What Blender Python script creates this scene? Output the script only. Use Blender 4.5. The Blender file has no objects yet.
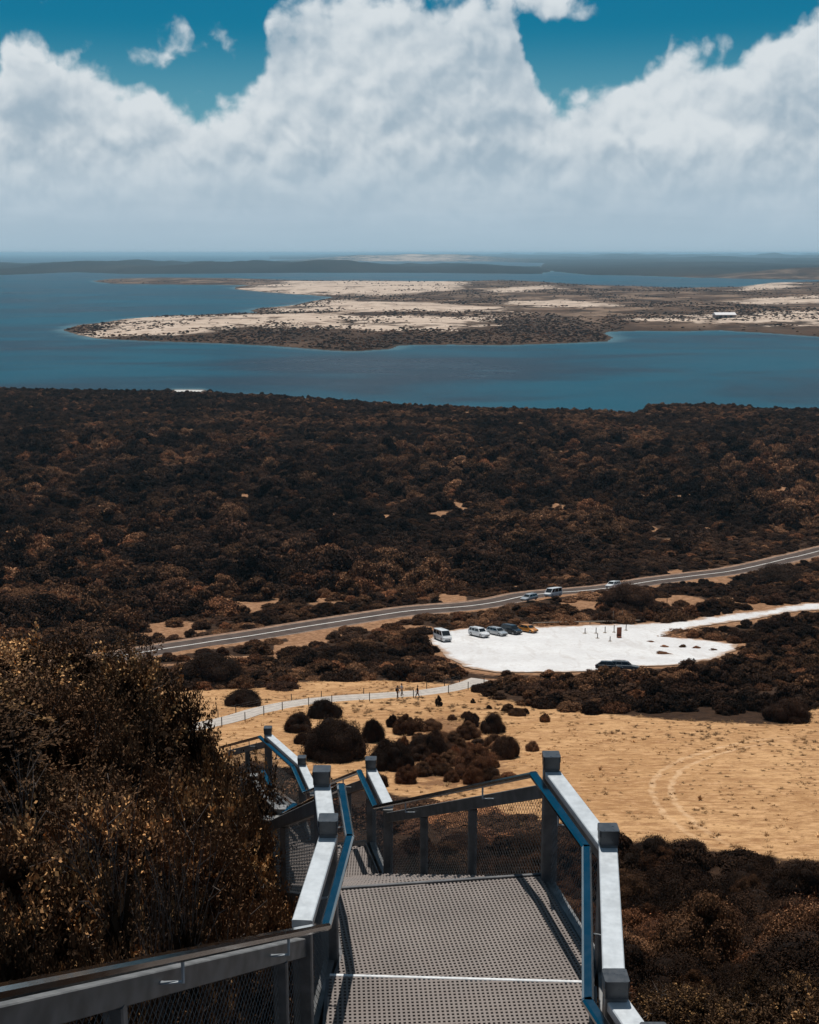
import bpy, bmesh, math, random
import numpy as np
from mathutils import Vector, Matrix
from mathutils.geometry import delaunay_2d_cdt

random.seed(7)
RNG = np.random.default_rng(11)
S = bpy.context.scene
COL = S.collection
PI = math.pi

# ------------------------------------------------------------------ camera
F = 1250.0                      # focal length in pixels of the 819 x 1024 frame
PITCH = math.atan(259 / F)
CP, SP = math.cos(PITCH), math.sin(PITCH)
EYE = Vector((0, 0, 100.0))     # water level is z = 0

cam = bpy.data.cameras.new('camera')
cam.sensor_width = 36.0
cam.lens = 36.0 * F / 1024.0
cam.clip_start, cam.clip_end = 0.05, 200000
cam_o = bpy.data.objects.new('camera', cam)
cam_o.location = EYE
cam_o.rotation_euler = (PI / 2 - PITCH, 0, 0)
COL.objects.link(cam_o)
S.camera = cam_o


def ray(px, py):
    u, v = (px - 409.5) / F, (512 - py) / F
    return np.array([u, CP + v * SP, -SP + v * CP])


def at_h(px, py, h):
    """the point under pixel (px, py) that lies h metres below the eye"""
    d = ray(px, py)
    t = -h / d[2]
    return Vector((d[0] * t, d[1] * t, 100.0 - h))


def at_z0(px, py):
    p = at_h(px, py, 100.0)
    return (p.x, p.y)


def project(x, y, z):
    zd = y * CP - (z - 100) * SP
    return 409.5 + F * x / zd, 512 - F * (y * SP + (z - 100) * CP) / zd, zd


# ------------------------------------------------------------------ noise, curves, polygons
def vnoise(x, y, seed=0):
    x = np.asarray(x, float); y = np.asarray(y, float)
    xi, yi = np.floor(x), np.floor(y)
    fx, fy = x - xi, y - yi
    fx = fx * fx * (3 - 2 * fx); fy = fy * fy * (3 - 2 * fy)

    def hsh(a, b):
        n = np.sin(a * 127.1 + b * 311.7 + seed * 74.7) * 43758.5453
        return n - np.floor(n)
    return (hsh(xi, yi) * (1 - fx) * (1 - fy) + hsh(xi + 1, yi) * fx * (1 - fy)
            + hsh(xi, yi + 1) * (1 - fx) * fy + hsh(xi + 1, yi + 1) * fx * fy)


def fbm(x, y, seed=0, octs=4):
    s, a, t = 0, 1, 0
    for o in range(octs):
        s = s + a * vnoise(x * 2 ** o, y * 2 ** o, seed + o * 3)
        t += a; a *= .5
    return s / t


class Pchip:
    def __init__(self, pts):
        self.x = np.array([p[0] for p in pts], float); self.y = np.array([p[1] for p in pts], float)
        h = np.diff(self.x); d = np.diff(self.y) / h
        m = np.zeros_like(self.x); m[0], m[-1] = d[0], d[-1]
        for i in range(1, len(m) - 1):
            if d[i - 1] * d[i] > 0:
                w1, w2 = 2 * h[i] + h[i - 1], h[i] + 2 * h[i - 1]
                m[i] = (w1 + w2) / (w1 / d[i - 1] + w2 / d[i])
        self.m, self.h = m, h

    def __call__(self, q):
        q = np.clip(np.asarray(q, float), self.x[0], self.x[-1])
        i = np.clip(np.searchsorted(self.x, q) - 1, 0, len(self.h) - 1)
        h = self.h[i]; t = (q - self.x[i]) / h
        return ((2 * t ** 3 - 3 * t ** 2 + 1) * self.y[i] + (t ** 3 - 2 * t ** 2 + t) * h * self.m[i]
                + (-2 * t ** 3 + 3 * t ** 2) * self.y[i + 1] + (t ** 3 - t ** 2) * h * self.m[i + 1])


def sdf(poly, x, y):
    """signed distance, positive inside"""
    x = np.asarray(x, float); y = np.asarray(y, float)
    d = np.full(x.shape, 1e18); ins = np.zeros(x.shape, bool)
    n = len(poly)
    for i in range(n):
        ax, ay = poly[i]; bx, by = poly[(i + 1) % n]
        ex, ey = bx - ax, by - ay
        wx, wy = x - ax, y - ay
        t = np.clip((wx * ex + wy * ey) / (ex * ex + ey * ey + 1e-12), 0, 1)
        d = np.minimum(d, (wx - ex * t) ** 2 + (wy - ey * t) ** 2)
        c = (ay > y) != (by > y)
        with np.errstate(divide='ignore', invalid='ignore'):
            xi = ex * (y - ay) / (ey if ey != 0 else 1e-12) + ax
        ins ^= c & (x < xi)
    d = np.sqrt(d)
    return np.where(ins, d, -d)


def polyline_dist(pts, x, y):
    x = np.asarray(x, float); y = np.asarray(y, float)
    d = np.full(x.shape, 1e18)
    for (ax, ay), (bx, by) in zip(pts[:-1], pts[1:]):
        ex, ey = bx - ax, by - ay
        t = np.clip(((x - ax) * ex + (y - ay) * ey) / (ex * ex + ey * ey), 0, 1)
        d = np.minimum(d, (x - ax - ex * t) ** 2 + (y - ay - ey * t) ** 2)
    return np.sqrt(d)


def smooth(a, b, v):
    t = np.clip((v - a) / (b - a), 0, 1)
    return t * t * (3 - 2 * t)


# ------------------------------------------------------------------ the lie of the land
G = Pchip([(-400, 108), (-60, 105), (-8, 97), (0, 95), (9, 91.5), (15, 88), (20, 85), (30, 79), (50, 69), (65, 60.7), (100, 53.4),
           (160, 40.8), (225, 28), (240, 26), (275, 22.5), (310, 16.5), (400, 11), (600, 6.5), (780, 3.2), (850, .6),
           (870, -.6), (960, -3), (1200, -5)])
SHORE_PX = [(-900, 387), (-200, 388), (0, 391), (90, 393), (158, 394), (174, 391), (204, 391), (216, 396), (250, 397), (330, 402), (420, 409), (520, 412), (600, 413),
            (632, 416), (641, 414), (650, 408), (700, 407), (760, 411), (819, 412), (1000, 413), (1800, 413)]
_sp = sorted((p[0] / p[1], p[1]) for p in (at_z0(*q) for q in SHORE_PX))
SH_T = np.array([p[0] for p in _sp]); SH_Y = np.array([p[1] for p in _sp])

PENINSULA = [at_z0(*p) for p in [
    (65, 330), (78, 325), (100, 323), (130, 319), (165, 316), (200, 315), (235, 313.5), (262, 313), (250, 311), (262, 308), (285, 306.5),
    (300, 304), (335, 297), (300, 294.5), (262, 292), (238, 289.5), (235, 287), (262, 284), (300, 282), (340, 281), (420, 281.5),
    (480, 281.5), (530, 281), (570, 284), (620, 286.5), (680, 288), (740, 287), (770, 283), (819, 282), (1000, 281), (1400, 284), (1400, 350),
    (1000, 344), (900, 341), (819, 336.5), (775, 333.5), (720, 330), (680, 331), (640, 330.8), (608, 331.5), (603, 333.5), (613, 337.5),
    (608, 341.5), (560, 343.5), (500, 345), (450, 344.5), (400, 345.5), (390, 349), (355, 351), (330, 350), (270, 345.5), (200, 342.5),
    (150, 341), (100, 338.5), (80, 335)]]
ISLAND = [at_z0(*p) for p in [(95, 281), (110, 279), (160, 278), (240, 278.5), (300, 280.5), (360, 281.5), (340, 284), (300, 284.5),
                              (235, 285), (170, 284.5), (110, 283.5)]]
FAR_LEFT = [at_z0(*p) for p in [(-700, 276), (-100, 275), (0, 275), (40, 273.5), (75, 272), (130, 274), (200, 273.6), (300, 272.6), (440, 273),
                                (540, 274), (548, 271), (540, 266.5), (400, 264.5), (250, 264.5), (100, 264), (-100, 265), (-700, 267)]]
FAR_RIGHT = [at_z0(*p) for p in [(270, 259), (410, 259.5), (545, 263), (540, 268), (560, 272), (590, 275), (640, 275.5), (700, 278), (745, 277.5),
                                 (770, 275), (819, 274), (1300, 272), (1600, 254.6), (800, 254.3), (270, 254.6)]]
DN = at_z0(415, 260.2)
KNOLL = at_z0(815, 277)


def height(x, y):
    x = np.atleast_1d(np.asarray(x, float)); y = np.atleast_1d(np.asarray(y, float))
    with np.errstate(divide='ignore', invalid='ignore'):
        t = np.where(y > 50, x / np.maximum(y, 1), 0)
    ys = np.interp(t, SH_T, SH_Y)
    yp = np.where(y > 400, 400 + (y - 400) * 450 / (ys - 400), y)
    z = G(yp)
    # the hill carries on higher left of the stairs
    z = z + np.clip((-x - 1) * 1.2, 0, 4.6) * (1 - smooth(14, 38, y)) * smooth(-6, 4, y)
    land = smooth(845, 700, yp) if False else (1 - smooth(700, 845, yp))
    amp = smooth(20, 120, y)
    z = z + land * amp * (1.0 * (fbm(x / 45, y / 45, 3, 3) - .5) + .25 * (fbm(x / 9, y / 9, 5, 2) - .5))
    z = np.maximum(z, -3)
    far = y > 700
    if far.any():
        xf, yf = x[far], y[far]
        zf = np.full(xf.shape, -3.0)
        wob = 14 * (fbm(xf / 70, yf / 140, 9, 3) - .5)
        d = sdf(PENINSULA, xf, yf) + wob
        zz = np.where(d > 0, .5 + 9 * (1 - np.exp(-np.maximum(d, 0) / 160)) * (.35 + 1.1 * fbm(xf / 330, yf / 420, 21, 3)), d * .03)
        zf = np.maximum(zf, zz)
        d = sdf(ISLAND, xf, yf) + 3 * wob
        zf = np.maximum(zf, np.where(d > 0, .4 + 7 * (1 - np.exp(-np.maximum(d, 0) / 150)), d * .02))
        d = sdf(FAR_LEFT, xf, yf) + 4 * wob
        zf = np.maximum(zf, np.where(d > 0, .5 + 46 * (1 - np.exp(-np.maximum(d, 0) / 700)) * (.12 + 3.0 * np.clip(fbm(xf / 520, yf / 1600, 31, 4) - .34, 0, .45)), d * .02))
        d = sdf(FAR_RIGHT, xf, yf) + 4 * wob
        zf = np.maximum(zf, np.where(d > 0, .5 + 92 * (1 - np.exp(-np.maximum(d, 0) / 4500)) * (.12 + 2.6 * np.clip(fbm(xf / 1100, yf / 3600, 41, 4) - .33, 0, .5)), d * .02))
        k = np.hypot((xf - DN[0]) / 1500, (yf - DN[1]) / 2200)
        zf = np.maximum(zf, np.where(k < 2, 120 * np.exp(-k * k * 1.6) * (.45 + .9 * fbm(xf / 900, yf / 3000, 47, 3)) - 8, -3))
        k = np.hypot((xf - KNOLL[0]) / 420, (yf - KNOLL[1]) / 500)
        zf = np.maximum(zf, 46 * np.exp(-k * k * 1.4) - 6)
        z[far] = np.maximum(z[far], zf)
    return z


def hz(x, y):
    return float(height(x, y)[0])


_T = np.concatenate([np.arange(3, 40, .1), np.geomspace(40, 4000, 2500)])


def ground_at(px, py):
    d = ray(px, py)
    g = height(d[0] * _T, d[1] * _T)
    f = (100 + d[2] * _T) - g
    i = int(np.argmax(f < 0))
    if i == 0:
        i = len(_T) - 1
    a, b = _T[i - 1], _T[i]
    fa, fb = f[i - 1], f[i]
    t = a + (b - a) * fa / (fa - fb) if fa != fb else b
    return (d[0] * t, d[1] * t)


# ------------------------------------------------------------------ materials
def new_mat(name):
    m = bpy.data.materials.new(name); m.use_nodes = True
    nt = m.node_tree
    return m, nt, nt.nodes['Principled BSDF']


class NT:
    """small helper that writes node expressions"""
    def __init__(self, nt):
        self.nt = nt; self.n = nt.nodes; self.l = nt.links

    def put(self, sock, v):
        if v is None:
            return
        if isinstance(v, bpy.types.NodeSocket):
            self.l.new(v, sock)
        else:
            if sock.type in ('RGBA',) and len(v) == 3:
                v = (*v, 1)
            sock.default_value = v

    def m(self, op, a, b=None, c=None, clamp=False):
        n = self.n.new('ShaderNodeMath'); n.operation = op; n.use_clamp = clamp
        self.put(n.inputs[0], a); self.put(n.inputs[1], b); self.put(n.inputs[2], c)
        return n.outputs[0]

    def mix(self, f, a, b, blend='MIX'):
        n = self.n.new('ShaderNodeMix'); n.data_type = 'RGBA'; n.blend_type = blend
        n.clamp_factor = True
        self.put(n.inputs[0], f); self.put(n.inputs[6], a); self.put(n.inputs[7], b)
        return n.outputs[2]

    def noise(self, vec, scale, detail=4, rough=.55, dist=0, dims='3D'):
        n = self.n.new('ShaderNodeTexNoise'); n.noise_dimensions = dims
        self.put(n.inputs['Vector'], vec); n.inputs['Scale'].default_value = scale
        n.inputs['Detail'].default_value = detail; n.inputs['Roughness'].default_value = rough
        n.inputs['Distortion'].default_value = dist
        return n.outputs['Fac']

    def ss(self, v, a, b, lo=0., hi=1.):
        n = self.n.new('ShaderNodeMapRange'); n.interpolation_type = 'SMOOTHSTEP'
        self.put(n.inputs[0], v)
        for i, q in enumerate((a, b, lo, hi)):
            self.put(n.inputs[i + 1], q)
        return n.outputs[0]

    def attr(self, name, col=False):
        n = self.n.new('ShaderNodeAttribute'); n.attribute_name = name
        return n.outputs['Color'] if col else n.outputs['Fac']

    def pos(self):
        return self.n.new('ShaderNodeNewGeometry').outputs['Position']

    def obj(self):
        return self.n.new('ShaderNodeTexCoord').outputs['Object']

    def scale(self, v, s):
        n = self.n.new('ShaderNodeVectorMath'); n.operation = 'MULTIPLY'
        self.put(n.inputs[0], v); n.inputs[1].default_value = s
        return n.outputs[0]

    def bump(self, h, strength, dist):
        n = self.n.new('ShaderNodeBump'); n.inputs['Strength'].default_value = strength
        n.inputs['Distance'].default_value = dist
        self.put(n.inputs['Height'], h)
        return n.outputs[0]


def simple(name, col, rough=.5, metal=0., spec=.5, var=.15, scale=3., bump=0., coat=0.):
    m, nt, b = new_mat(name); q = NT(nt)
    o = q.obj()
    n = q.noise(o, scale, 5, .6)
    lo = tuple(c * (1 - var) for c in col); hi = tuple(min(1, c * (1 + var)) for c in col)
    q.put(b.inputs['Base Color'], q.mix(q.ss(n, .3, .7), lo, hi))
    q.put(b.inputs['Roughness'], q.ss(q.noise(o, scale * 4, 3), .3, .7, max(.02, rough * .85), min(1, rough * 1.15)))
    b.inputs['Metallic'].default_value = metal
    b.inputs['Specular IOR Level'].default_value = spec
    b.inputs['Coat Weight'].default_value = coat
    if bump:
        q.put(b.inputs['Normal'], q.bump(n, .5, bump))
    return m


M = {}
M['alu'] = simple('galvanised rail', (.475, .51, .54), .42, .0, .5, .13, 9, .0004)
M['steel'] = simple('grey steel', (.165, .165, .165), .48, .2, .5, .30, 8, .0006)
M['cap'] = simple('dark cap', (.055, .06, .068), .32, .1, .5, .2, 9)
M['polished'] = simple('polished handrail', (.38, .365, .35), .12, 1.0, .5, .08, 4)
M['wire'] = simple('mesh wire', (.16, .155, .15), .5, .5, .5, .1, 20)
M['under'] = simple('dark steel beam', (.10, .10, .105), .5, .3, .5, .2, 5)
M['nosing'] = simple('pale nosing', (.62, .63, .64), .4, .2, .5, .1, 8)
M['timber'] = simple('weathered timber', (.30, .25, .20), .85, 0, .2, .3, 6)
M['post'] = simple('dark post', (.06, .05, .045), .8, 0, .2, .3, 9)
M['concrete'] = simple('pale concrete', (.43, .385, .345), .9, 0, .2, .12, 1.2)
M['tyre'] = simple('tyre rubber', (.012, .012, .012), .8, 0, .3)
M['rim'] = simple('wheel rim', (.4, .41, .42), .3, .8, .5)
M['glass'] = simple('car glass', (.010, .014, .018), .06, 0, .6, .02)
M['lamp'] = simple('headlight lens', (.6, .62, .62), .12, 0, .6, .05)
M['tail'] = simple('tail light lens', (.25, .015, .012), .2, 0, .5, .05)
M['trim'] = simple('black trim', (.02, .02, .022), .6)
for nm, c in dict(white=(.74, .75, .76), silver=(.42, .44, .46), navy=(.018, .024, .032), orange=(.62, .24, .03), grey=(.16, .17, .18)).items():
    M['paint_' + nm] = simple(nm + ' car paint', c, .28, .0 if nm == 'white' else .25, .5, .04, 2, coat=.6)
M['rust'] = simple('rust red board', (.20, .065, .035), .7, 0, .3, .25, 5)
M['stem'] = simple('stem bark', (.13, .105, .092), .85, 0, .2, .4, 14)
M['shedwall'] = simple('shed wall', (.30, .22, .19), .7)
M['shedroof'] = simple('shed roof', (.72, .69, .69), .5)
M['skin'] = simple('skin', (.42, .24, .16), .6, 0, .3)
M['hair'] = simple('hair', (.02, .013, .008), .7)
M['shirt_white'] = simple('pale shirt', (.55, .56, .60), .9, 0, .1)
M['shirt_grey'] = simple('grey blue shirt', (.10, .11, .13), .9, 0, .1)
M['dark_cloth'] = simple('dark cloth', (.014, .014, .018), .9, 0, .1)
M['brown_cloth'] = simple('brown cloth', (.075, .03, .022), .9, 0, .1)
M['jeans'] = simple('grey jeans', (.09, .10, .13), .9, 0, .1)
M['shoe'] = simple('shoe', (.03, .028, .028), .7)


def foliage_mat(name, dark, mid, tip, red=.55, spread=.38):
    """leaf colours: per leaf tint attribute, plus a tint per plant"""
    m, nt, b = new_mat(name); q = NT(nt)
    t = q.attr('tint')
    info = nt.nodes.new('ShaderNodeObjectInfo')
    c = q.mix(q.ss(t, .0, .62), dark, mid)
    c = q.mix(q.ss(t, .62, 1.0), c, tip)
    v = q.ss(info.outputs['Random'], 0, 1, 1 - spread, 1 + spread)
    vn = q.ss(q.noise(q.pos(), .035, 4), .33, .67, .42, 1.6)
    mul = q.m('MULTIPLY', v, vn)
    comb = nt.nodes.new('ShaderNodeCombineColor')
    for i in range(3):
        q.put(comb.inputs[i], mul)
    c = q.mix(1.0, c, comb.outputs[0], 'MULTIPLY')
    rr = q.m('FRACT', q.m('MULTIPLY', info.outputs['Random'], 7.31))
    c = q.mix(q.ss(rr, .55, 1., 0, red), c, q.mix(1., c, (1.5, .88, .62), 'MULTIPLY'))
    q.put(b.inputs['Base Color'], c)
    b.inputs['Roughness'].default_value = .8
    b.inputs['Specular IOR Level'].default_value = .06
    return m


M['scrub'] = foliage_mat('scrub foliage', (.038, .019, .0105), (.165, .082, .042), (.34, .170, .085), .30, .5)
M['dark_scrub'] = foliage_mat('dark scrub foliage', (.018, .0105, .007), (.058, .030, .018), (.11, .056, .030), .2)
M['near_leaf'] = foliage_mat('heath foliage', (.028, .017, .0105), (.112, .062, .033), (.44, .245, .105), .14, .45)
M['dune'] = foliage_mat('dune scrub foliage', (.030, .020, .014), (.055, .036, .024), (.09, .058, .036))
M['straw'] = foliage_mat('dry grass', (.46, .27, .13), (.60, .36, .18), (.74, .46, .25), 0, .12)


# ------------------------------------------------------------------ mesh helpers
def link(name, mesh, mat, parent=None, smooth_=False):
    o = bpy.data.objects.new(name, mesh)
    if mat is not None and not mesh.materials:
        mesh.materials.append(mat)
    if parent is not None:
        o.parent = parent
    if smooth_:
        mesh.polygons.foreach_set('use_smooth', [True] * len(mesh.polygons))
    COL.objects.link(o)
    return o


def tag(o, label=None, cat=None, group=None, kind=None):
    if label: o['label'] = label
    if cat: o['category'] = cat
    if group: o['group'] = group
    if kind: o['kind'] = kind
    return o


def empty(name, loc, rz=0.):
    o = bpy.data.objects.new(name, None)
    o.location = loc; o.rotation_euler = (0, 0, rz)
    o.empty_display_size = .2
    COL.objects.link(o)
    return o


def np_mesh(name, verts, faces, attrs=None):
    """verts (n,3), faces (m,k) arrays"""
    verts = np.asarray(verts, np.float32); faces = np.asarray(faces, np.int32)
    me = bpy.data.meshes.new(name)
    m, k = faces.shape
    me.vertices.add(len(verts)); me.vertices.foreach_set('co', verts.ravel())
    me.loops.add(m * k); me.loops.foreach_set('vertex_index', faces.ravel())
    me.polygons.add(m)
    me.polygons.foreach_set('loop_start', np.arange(0, m * k, k, dtype=np.int32))
    me.polygons.foreach_set('loop_total', np.full(m, k, np.int32))
    for an, av in (attrs or {}).items():
        a = me.attributes.new(an, 'FLOAT', 'POINT'); a.data.foreach_set('value', np.asarray(av, np.float32))
    me.update(calc_edges=True); me.validate()
    return me


class MB:
    """collects shapes and links them as ONE mesh object"""
    def __init__(self):
        self.v, self.f = [], []

    def add(self, vs, fs):
        o = len(self.v)
        self.v += [tuple(p) for p in vs]; self.f += [tuple(i + o for i in f) for f in fs]

    def box(self, lo, hi, bev=0.):
        x0, y0, z0 = lo; x1, y1, z1 = hi
        c = Vector(((x0 + x1) / 2, (y0 + y1) / 2, z0))
        self.beam(Vector((c.x, c.y, z0)), Vector((c.x, c.y, z1)), x1 - x0, y1 - y0, bev, Vector((0, 1, 0)))

    def beam(self, p, q, w, h, bev=0., up=Vector((0, 0, 1))):
        """bar of section w (sideways) by h (along up) from p to q, edges chamfered by bev"""
        p, q = Vector(p), Vector(q)
        d = (q - p).normalized()
        s = d.cross(up)
        if s.length < 1e-5:
            s = d.cross(Vector((0, 1, 0)))
        s.normalize(); u = s.cross(d).normalized()
        a, b = w / 2, h / 2
        if bev > 0:
            k = min(bev, a * .9, b * .9)
            prof = [(a - k, -b), (a, -b + k), (a, b - k), (a - k, b), (-a + k, b), (-a, b - k), (-a, -b + k), (-a + k, -b)]
        else:
            prof = [(a, -b), (a, b), (-a, b), (-a, -b)]
        n = len(prof)
        vs = [p + s * x + u * z for x, z in prof] + [q + s * x + u * z for x, z in prof]
        fs = [(i, (i + 1) % n, n + (i + 1) % n, n + i) for i in range(n)] + [tuple(range(n - 1, -1, -1)), tuple(range(n, 2 * n))]
        self.add(vs, fs)

    def tube(self, pts, rad, n=6):
        pts = [Vector(p) for p in pts]
        rads = rad if isinstance(rad, (list, tuple)) else [rad] * len(pts)
        rings = []
        for i, p in enumerate(pts):
            d = (pts[min(i + 1, len(pts) - 1)] - pts[max(i - 1, 0)]).normalized()
            s = d.orthogonal().normalized(); u = d.cross(s)
            rings.append([p + (s * math.cos(2 * PI * k / n) + u * math.sin(2 * PI * k / n)) * rads[i] for k in range(n)])
        vs = [v for r in rings for v in r]
        fs = [(i * n + k, i * n + (k + 1) % n, (i + 1) * n + (k + 1) % n, (i + 1) * n + k) for i in range(len(pts) - 1) for k in range(n)]
        fs += [tuple(range(n - 1, -1, -1)), tuple((len(pts) - 1) * n + k for k in range(n))]
        self.add(vs, fs)

    def build(self, name, mat, parent=None, smooth_=False, origin=None):
        me = bpy.data.meshes.new(name)
        me.from_pydata(self.v, [], self.f); me.update()
        bm = bmesh.new(); bm.from_mesh(me); bmesh.ops.recalc_face_normals(bm, faces=bm.faces); bm.to_mesh(me); bm.free()
        return link(name, me, mat, parent, smooth_)


# ------------------------------------------------------------------ layout traced on the ground
ROAD_PX = [(20, 673), (133, 655.5), (200, 645), (300, 629), (400, 613.5), (480, 606), (560, 593.5), (650, 582.5), (740, 570.5), (819, 552), (950, 522)]
ROAD = [ground_at(*p) for p in ROAD_PX]
LOT_PX = [(427, 640), (440, 632), (470, 629), (528, 627), (580, 626), (640, 624.5), (680, 622), (720, 616.5), (760, 611), (800, 604), (850, 601),
          (850, 608), (800, 611.5), (770, 616), (740, 622), (695, 628), (668, 633), (672, 638), (700, 640), (737, 645), (736, 651), (715, 659),
          (690, 664), (640, 667), (600, 671), (560, 673), (500, 673), (470, 669), (450, 660), (438, 650)]
LOT = [ground_at(*p) for p in LOT_PX]
PATH_PX = [(150, 737), (200, 727), (238, 718), (262, 711), (300, 704), (340, 700), (380, 697.5), (420, 694.5), (445, 690.5), (466, 685.5), (480, 680)]
PATH = [ground_at(*p) for p in PATH_PX]
FIELD_PX = [(150, 690), (230, 690), (290, 683), (400, 681), (470, 686), (490, 698), (560, 711), (680, 721), (790, 727), (802, 709), (850, 703),
            (950, 700), (1000, 880), (819, 860), (740, 851), (620, 838), (520, 815), (380, 790), (250, 770), (180, 745)]
FIELD = [ground_at(*p) for p in FIELD_PX]
SOIL_PX = [(168, 631, 46, 12), (250, 601, 34, 9), (215, 700, 60, 12), (330, 600, 30, 5), (450, 597, 20, 5), (150, 633, 20, 10), (590, 605, 40, 6), (680, 600, 30, 6),
           (770, 522, 18, 5), (700, 580, 40, 4), (395, 628, 50, 5), (795, 888, 22, 8), (770, 606, 40, 4)]
SOIL = [(ground_at(a, b), ground_at(a + c, b), ground_at(a, b - d)) for a, b, c, d in SOIL_PX]

_R = np.random.default_rng(3)


def soil_mask(x, y):
    m = np.zeros(np.shape(x))
    for c, ex, ey in SOIL:
        rx = max(1, abs(ex[0] - c[0])); ry = max(1.5, abs(ey[1] - c[1]))
        m = np.maximum(m, 1 - np.hypot((x - c[0]) / rx, (y - c[1]) / ry))
    return m


SAND_PX = [
    [(92, 336), (108, 326), (150, 318.5), (215, 316), (300, 317), (400, 320), (480, 321.5), (484, 328), (440, 333.5), (380, 334), (300, 332), (250, 331), (200, 333), (150, 337), (110, 337)],
    [(238, 289.5), (300, 282.5), (440, 282), (462, 284), (455, 294), (380, 297), (300, 294)],
    [(272, 310), (330, 302), (380, 305), (480, 311), (520, 317), (400, 316), (300, 314)],
    [(505, 305), (560, 303), (605, 307), (610, 314), (540, 313)],
    [(640, 324), (720, 320), (819, 316), (900, 318), (900, 329), (819, 328), (720, 327)],
    [(745, 286), (790, 281), (790, 290), (745, 293)],
    [(750, 303), (819, 301), (819, 307), (750, 308)],
    [(485, 293), (545, 289), (560, 292), (500, 297)],
]
SAND = [[at_z0(*p) for p in poly] for poly in SAND_PX]
DUNE = [at_z0(*p) for p in [(285, 262.3), (290, 259.0), (420, 258.2), (530, 259.2), (535, 262.5), (410, 262.6)]]
BEACH = [at_z0(*p) for p in [(173, 390), (190, 389), (205, 390), (203, 396), (176, 396)]]


# ------------------------------------------------------------------ ground sheet (polar grid, finer in the view)
def polar(rows, az_in, step_in, az_out):
    az = np.concatenate([np.arange(-180, -az_out, 8), np.arange(-az_out, -az_in, 1.5), np.arange(-az_in, az_in, step_in),
                         np.arange(az_in, az_out, 1.5), np.arange(az_out, 180, 8)]) * PI / 180
    n = len(az)
    R, A = np.meshgrid(rows, az, indexing='ij')
    X, Y = R * np.sin(A), R * np.cos(A)
    i = np.arange(len(rows) - 1)[:, None]; j = np.arange(n)[None, :]
    j2 = (j + 1) % n
    f = np.stack([i * n + j, (i + 1) * n + j, (i + 1) * n + j2, i * n + j2], -1).reshape(-1, 4)
    f = f[:, ::-1]
    return X.ravel(), Y.ravel(), f


rows_near = np.geomspace(1.0, 840, 430)
ys = np.arange(410, 254.0, -.55)
rows_far = np.array([100.0 / math.tan(PITCH + math.atan((y - 512) / F)) for y in ys])
rows_far = rows_far[(rows_far > 846) & (rows_far < 60000)]
rows = np.concatenate([[.01], rows_near, rows_far, [70000]])
X, Y, Fc = polar(rows, 21.5, .11, 90)
Z = height(X, Y)
grass = smooth(-4, 3, sdf(FIELD, X, Y))
rd = polyline_dist(ROAD, X, Y)
lot_d = sdf(LOT, X, Y)
verge = np.maximum(smooth(10, 5, rd), smooth(-7, -1, lot_d) * .8) if False else np.maximum(1 - smooth(4.2, 7.5, rd), smooth(-6, -.5, lot_d) * .85)
soil = np.clip(np.maximum(verge, smooth(0, .35, soil_mask(X, Y))), 0, 1)
soil = np.maximum(soil, (1 - smooth(1.5, 5, polyline_dist(PATH, X, Y))) * .6)
sand = np.zeros_like(X)
fm = Y > 700
for pl in SAND:
    d = sdf(pl, X[fm], Y[fm])
    sand[fm] = np.maximum(sand[fm], smooth(-75, 45, d))
sand[fm] = np.maximum(sand[fm], 1.0 * smooth(-900, 2600, sdf(DUNE, X[fm], Y[fm])))
sand[fm] = np.maximum(sand[fm], smooth(-5, 5, sdf(BEACH, X[fm], Y[fm]) + 14 * (fbm(X[fm] / 9, Y[fm] / 20, 13, 3) - .5)))
farland = smooth(900, 1100, Y)
gap = (1 - smooth(.25, .31, fbm(X / 9, Y / 13, 61, 3))) * (Y > 200) * (Y < 880)
soil = np.maximum(soil, gap * .9)
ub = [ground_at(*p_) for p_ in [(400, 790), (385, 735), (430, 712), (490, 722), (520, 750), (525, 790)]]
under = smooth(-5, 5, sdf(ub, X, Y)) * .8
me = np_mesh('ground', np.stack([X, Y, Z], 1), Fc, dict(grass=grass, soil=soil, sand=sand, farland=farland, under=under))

m, nt, b = new_mat('ground'); q = NT(nt); M['ground'] = m
P = q.pos()
n1 = q.noise(P, .09, 6, .6); n2 = q.noise(P, .9, 5, .65); n3 = q.noise(P, 4.5, 4, .7)
litter = q.mix(q.ss(n2, .3, .7), (.026, .015, .010), (.060, .034, .021))
earth = q.mix(q.ss(n2, .35, .7), (.22, .115, .060), (.40, .225, .130))
earth = q.mix(q.ss(n3, .45, .75, 0, .5), earth, (.13, .068, .036))
straw = q.mix(q.ss(n1, .35, .65), (.465, .262, .122), (.62, .372, .185))
streak = q.noise(q.scale(P, (.28, 1.0, .4)), 1.0, 6, .72)
straw = q.mix(q.ss(streak, .40, .68, 0, .85), straw, (.30, .15, .068))
straw = q.mix(q.ss(n3, .40, .72, 0, .28), straw, (.26, .13, .06))
straw = q.mix(q.ss(n2, .55, .78, 0, .5), straw, (.66, .42, .235))
st2 = q.noise(q.scale(P, (.9, 1.7, 1.)), 1.0, 5, .7)
straw = q.mix(q.ss(st2, .48, .64, 0, .5), straw, (.25, .125, .056))
straw = q.mix(q.ss(st2, .46, .34, 0, .6), straw, (.66, .40, .22))
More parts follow.
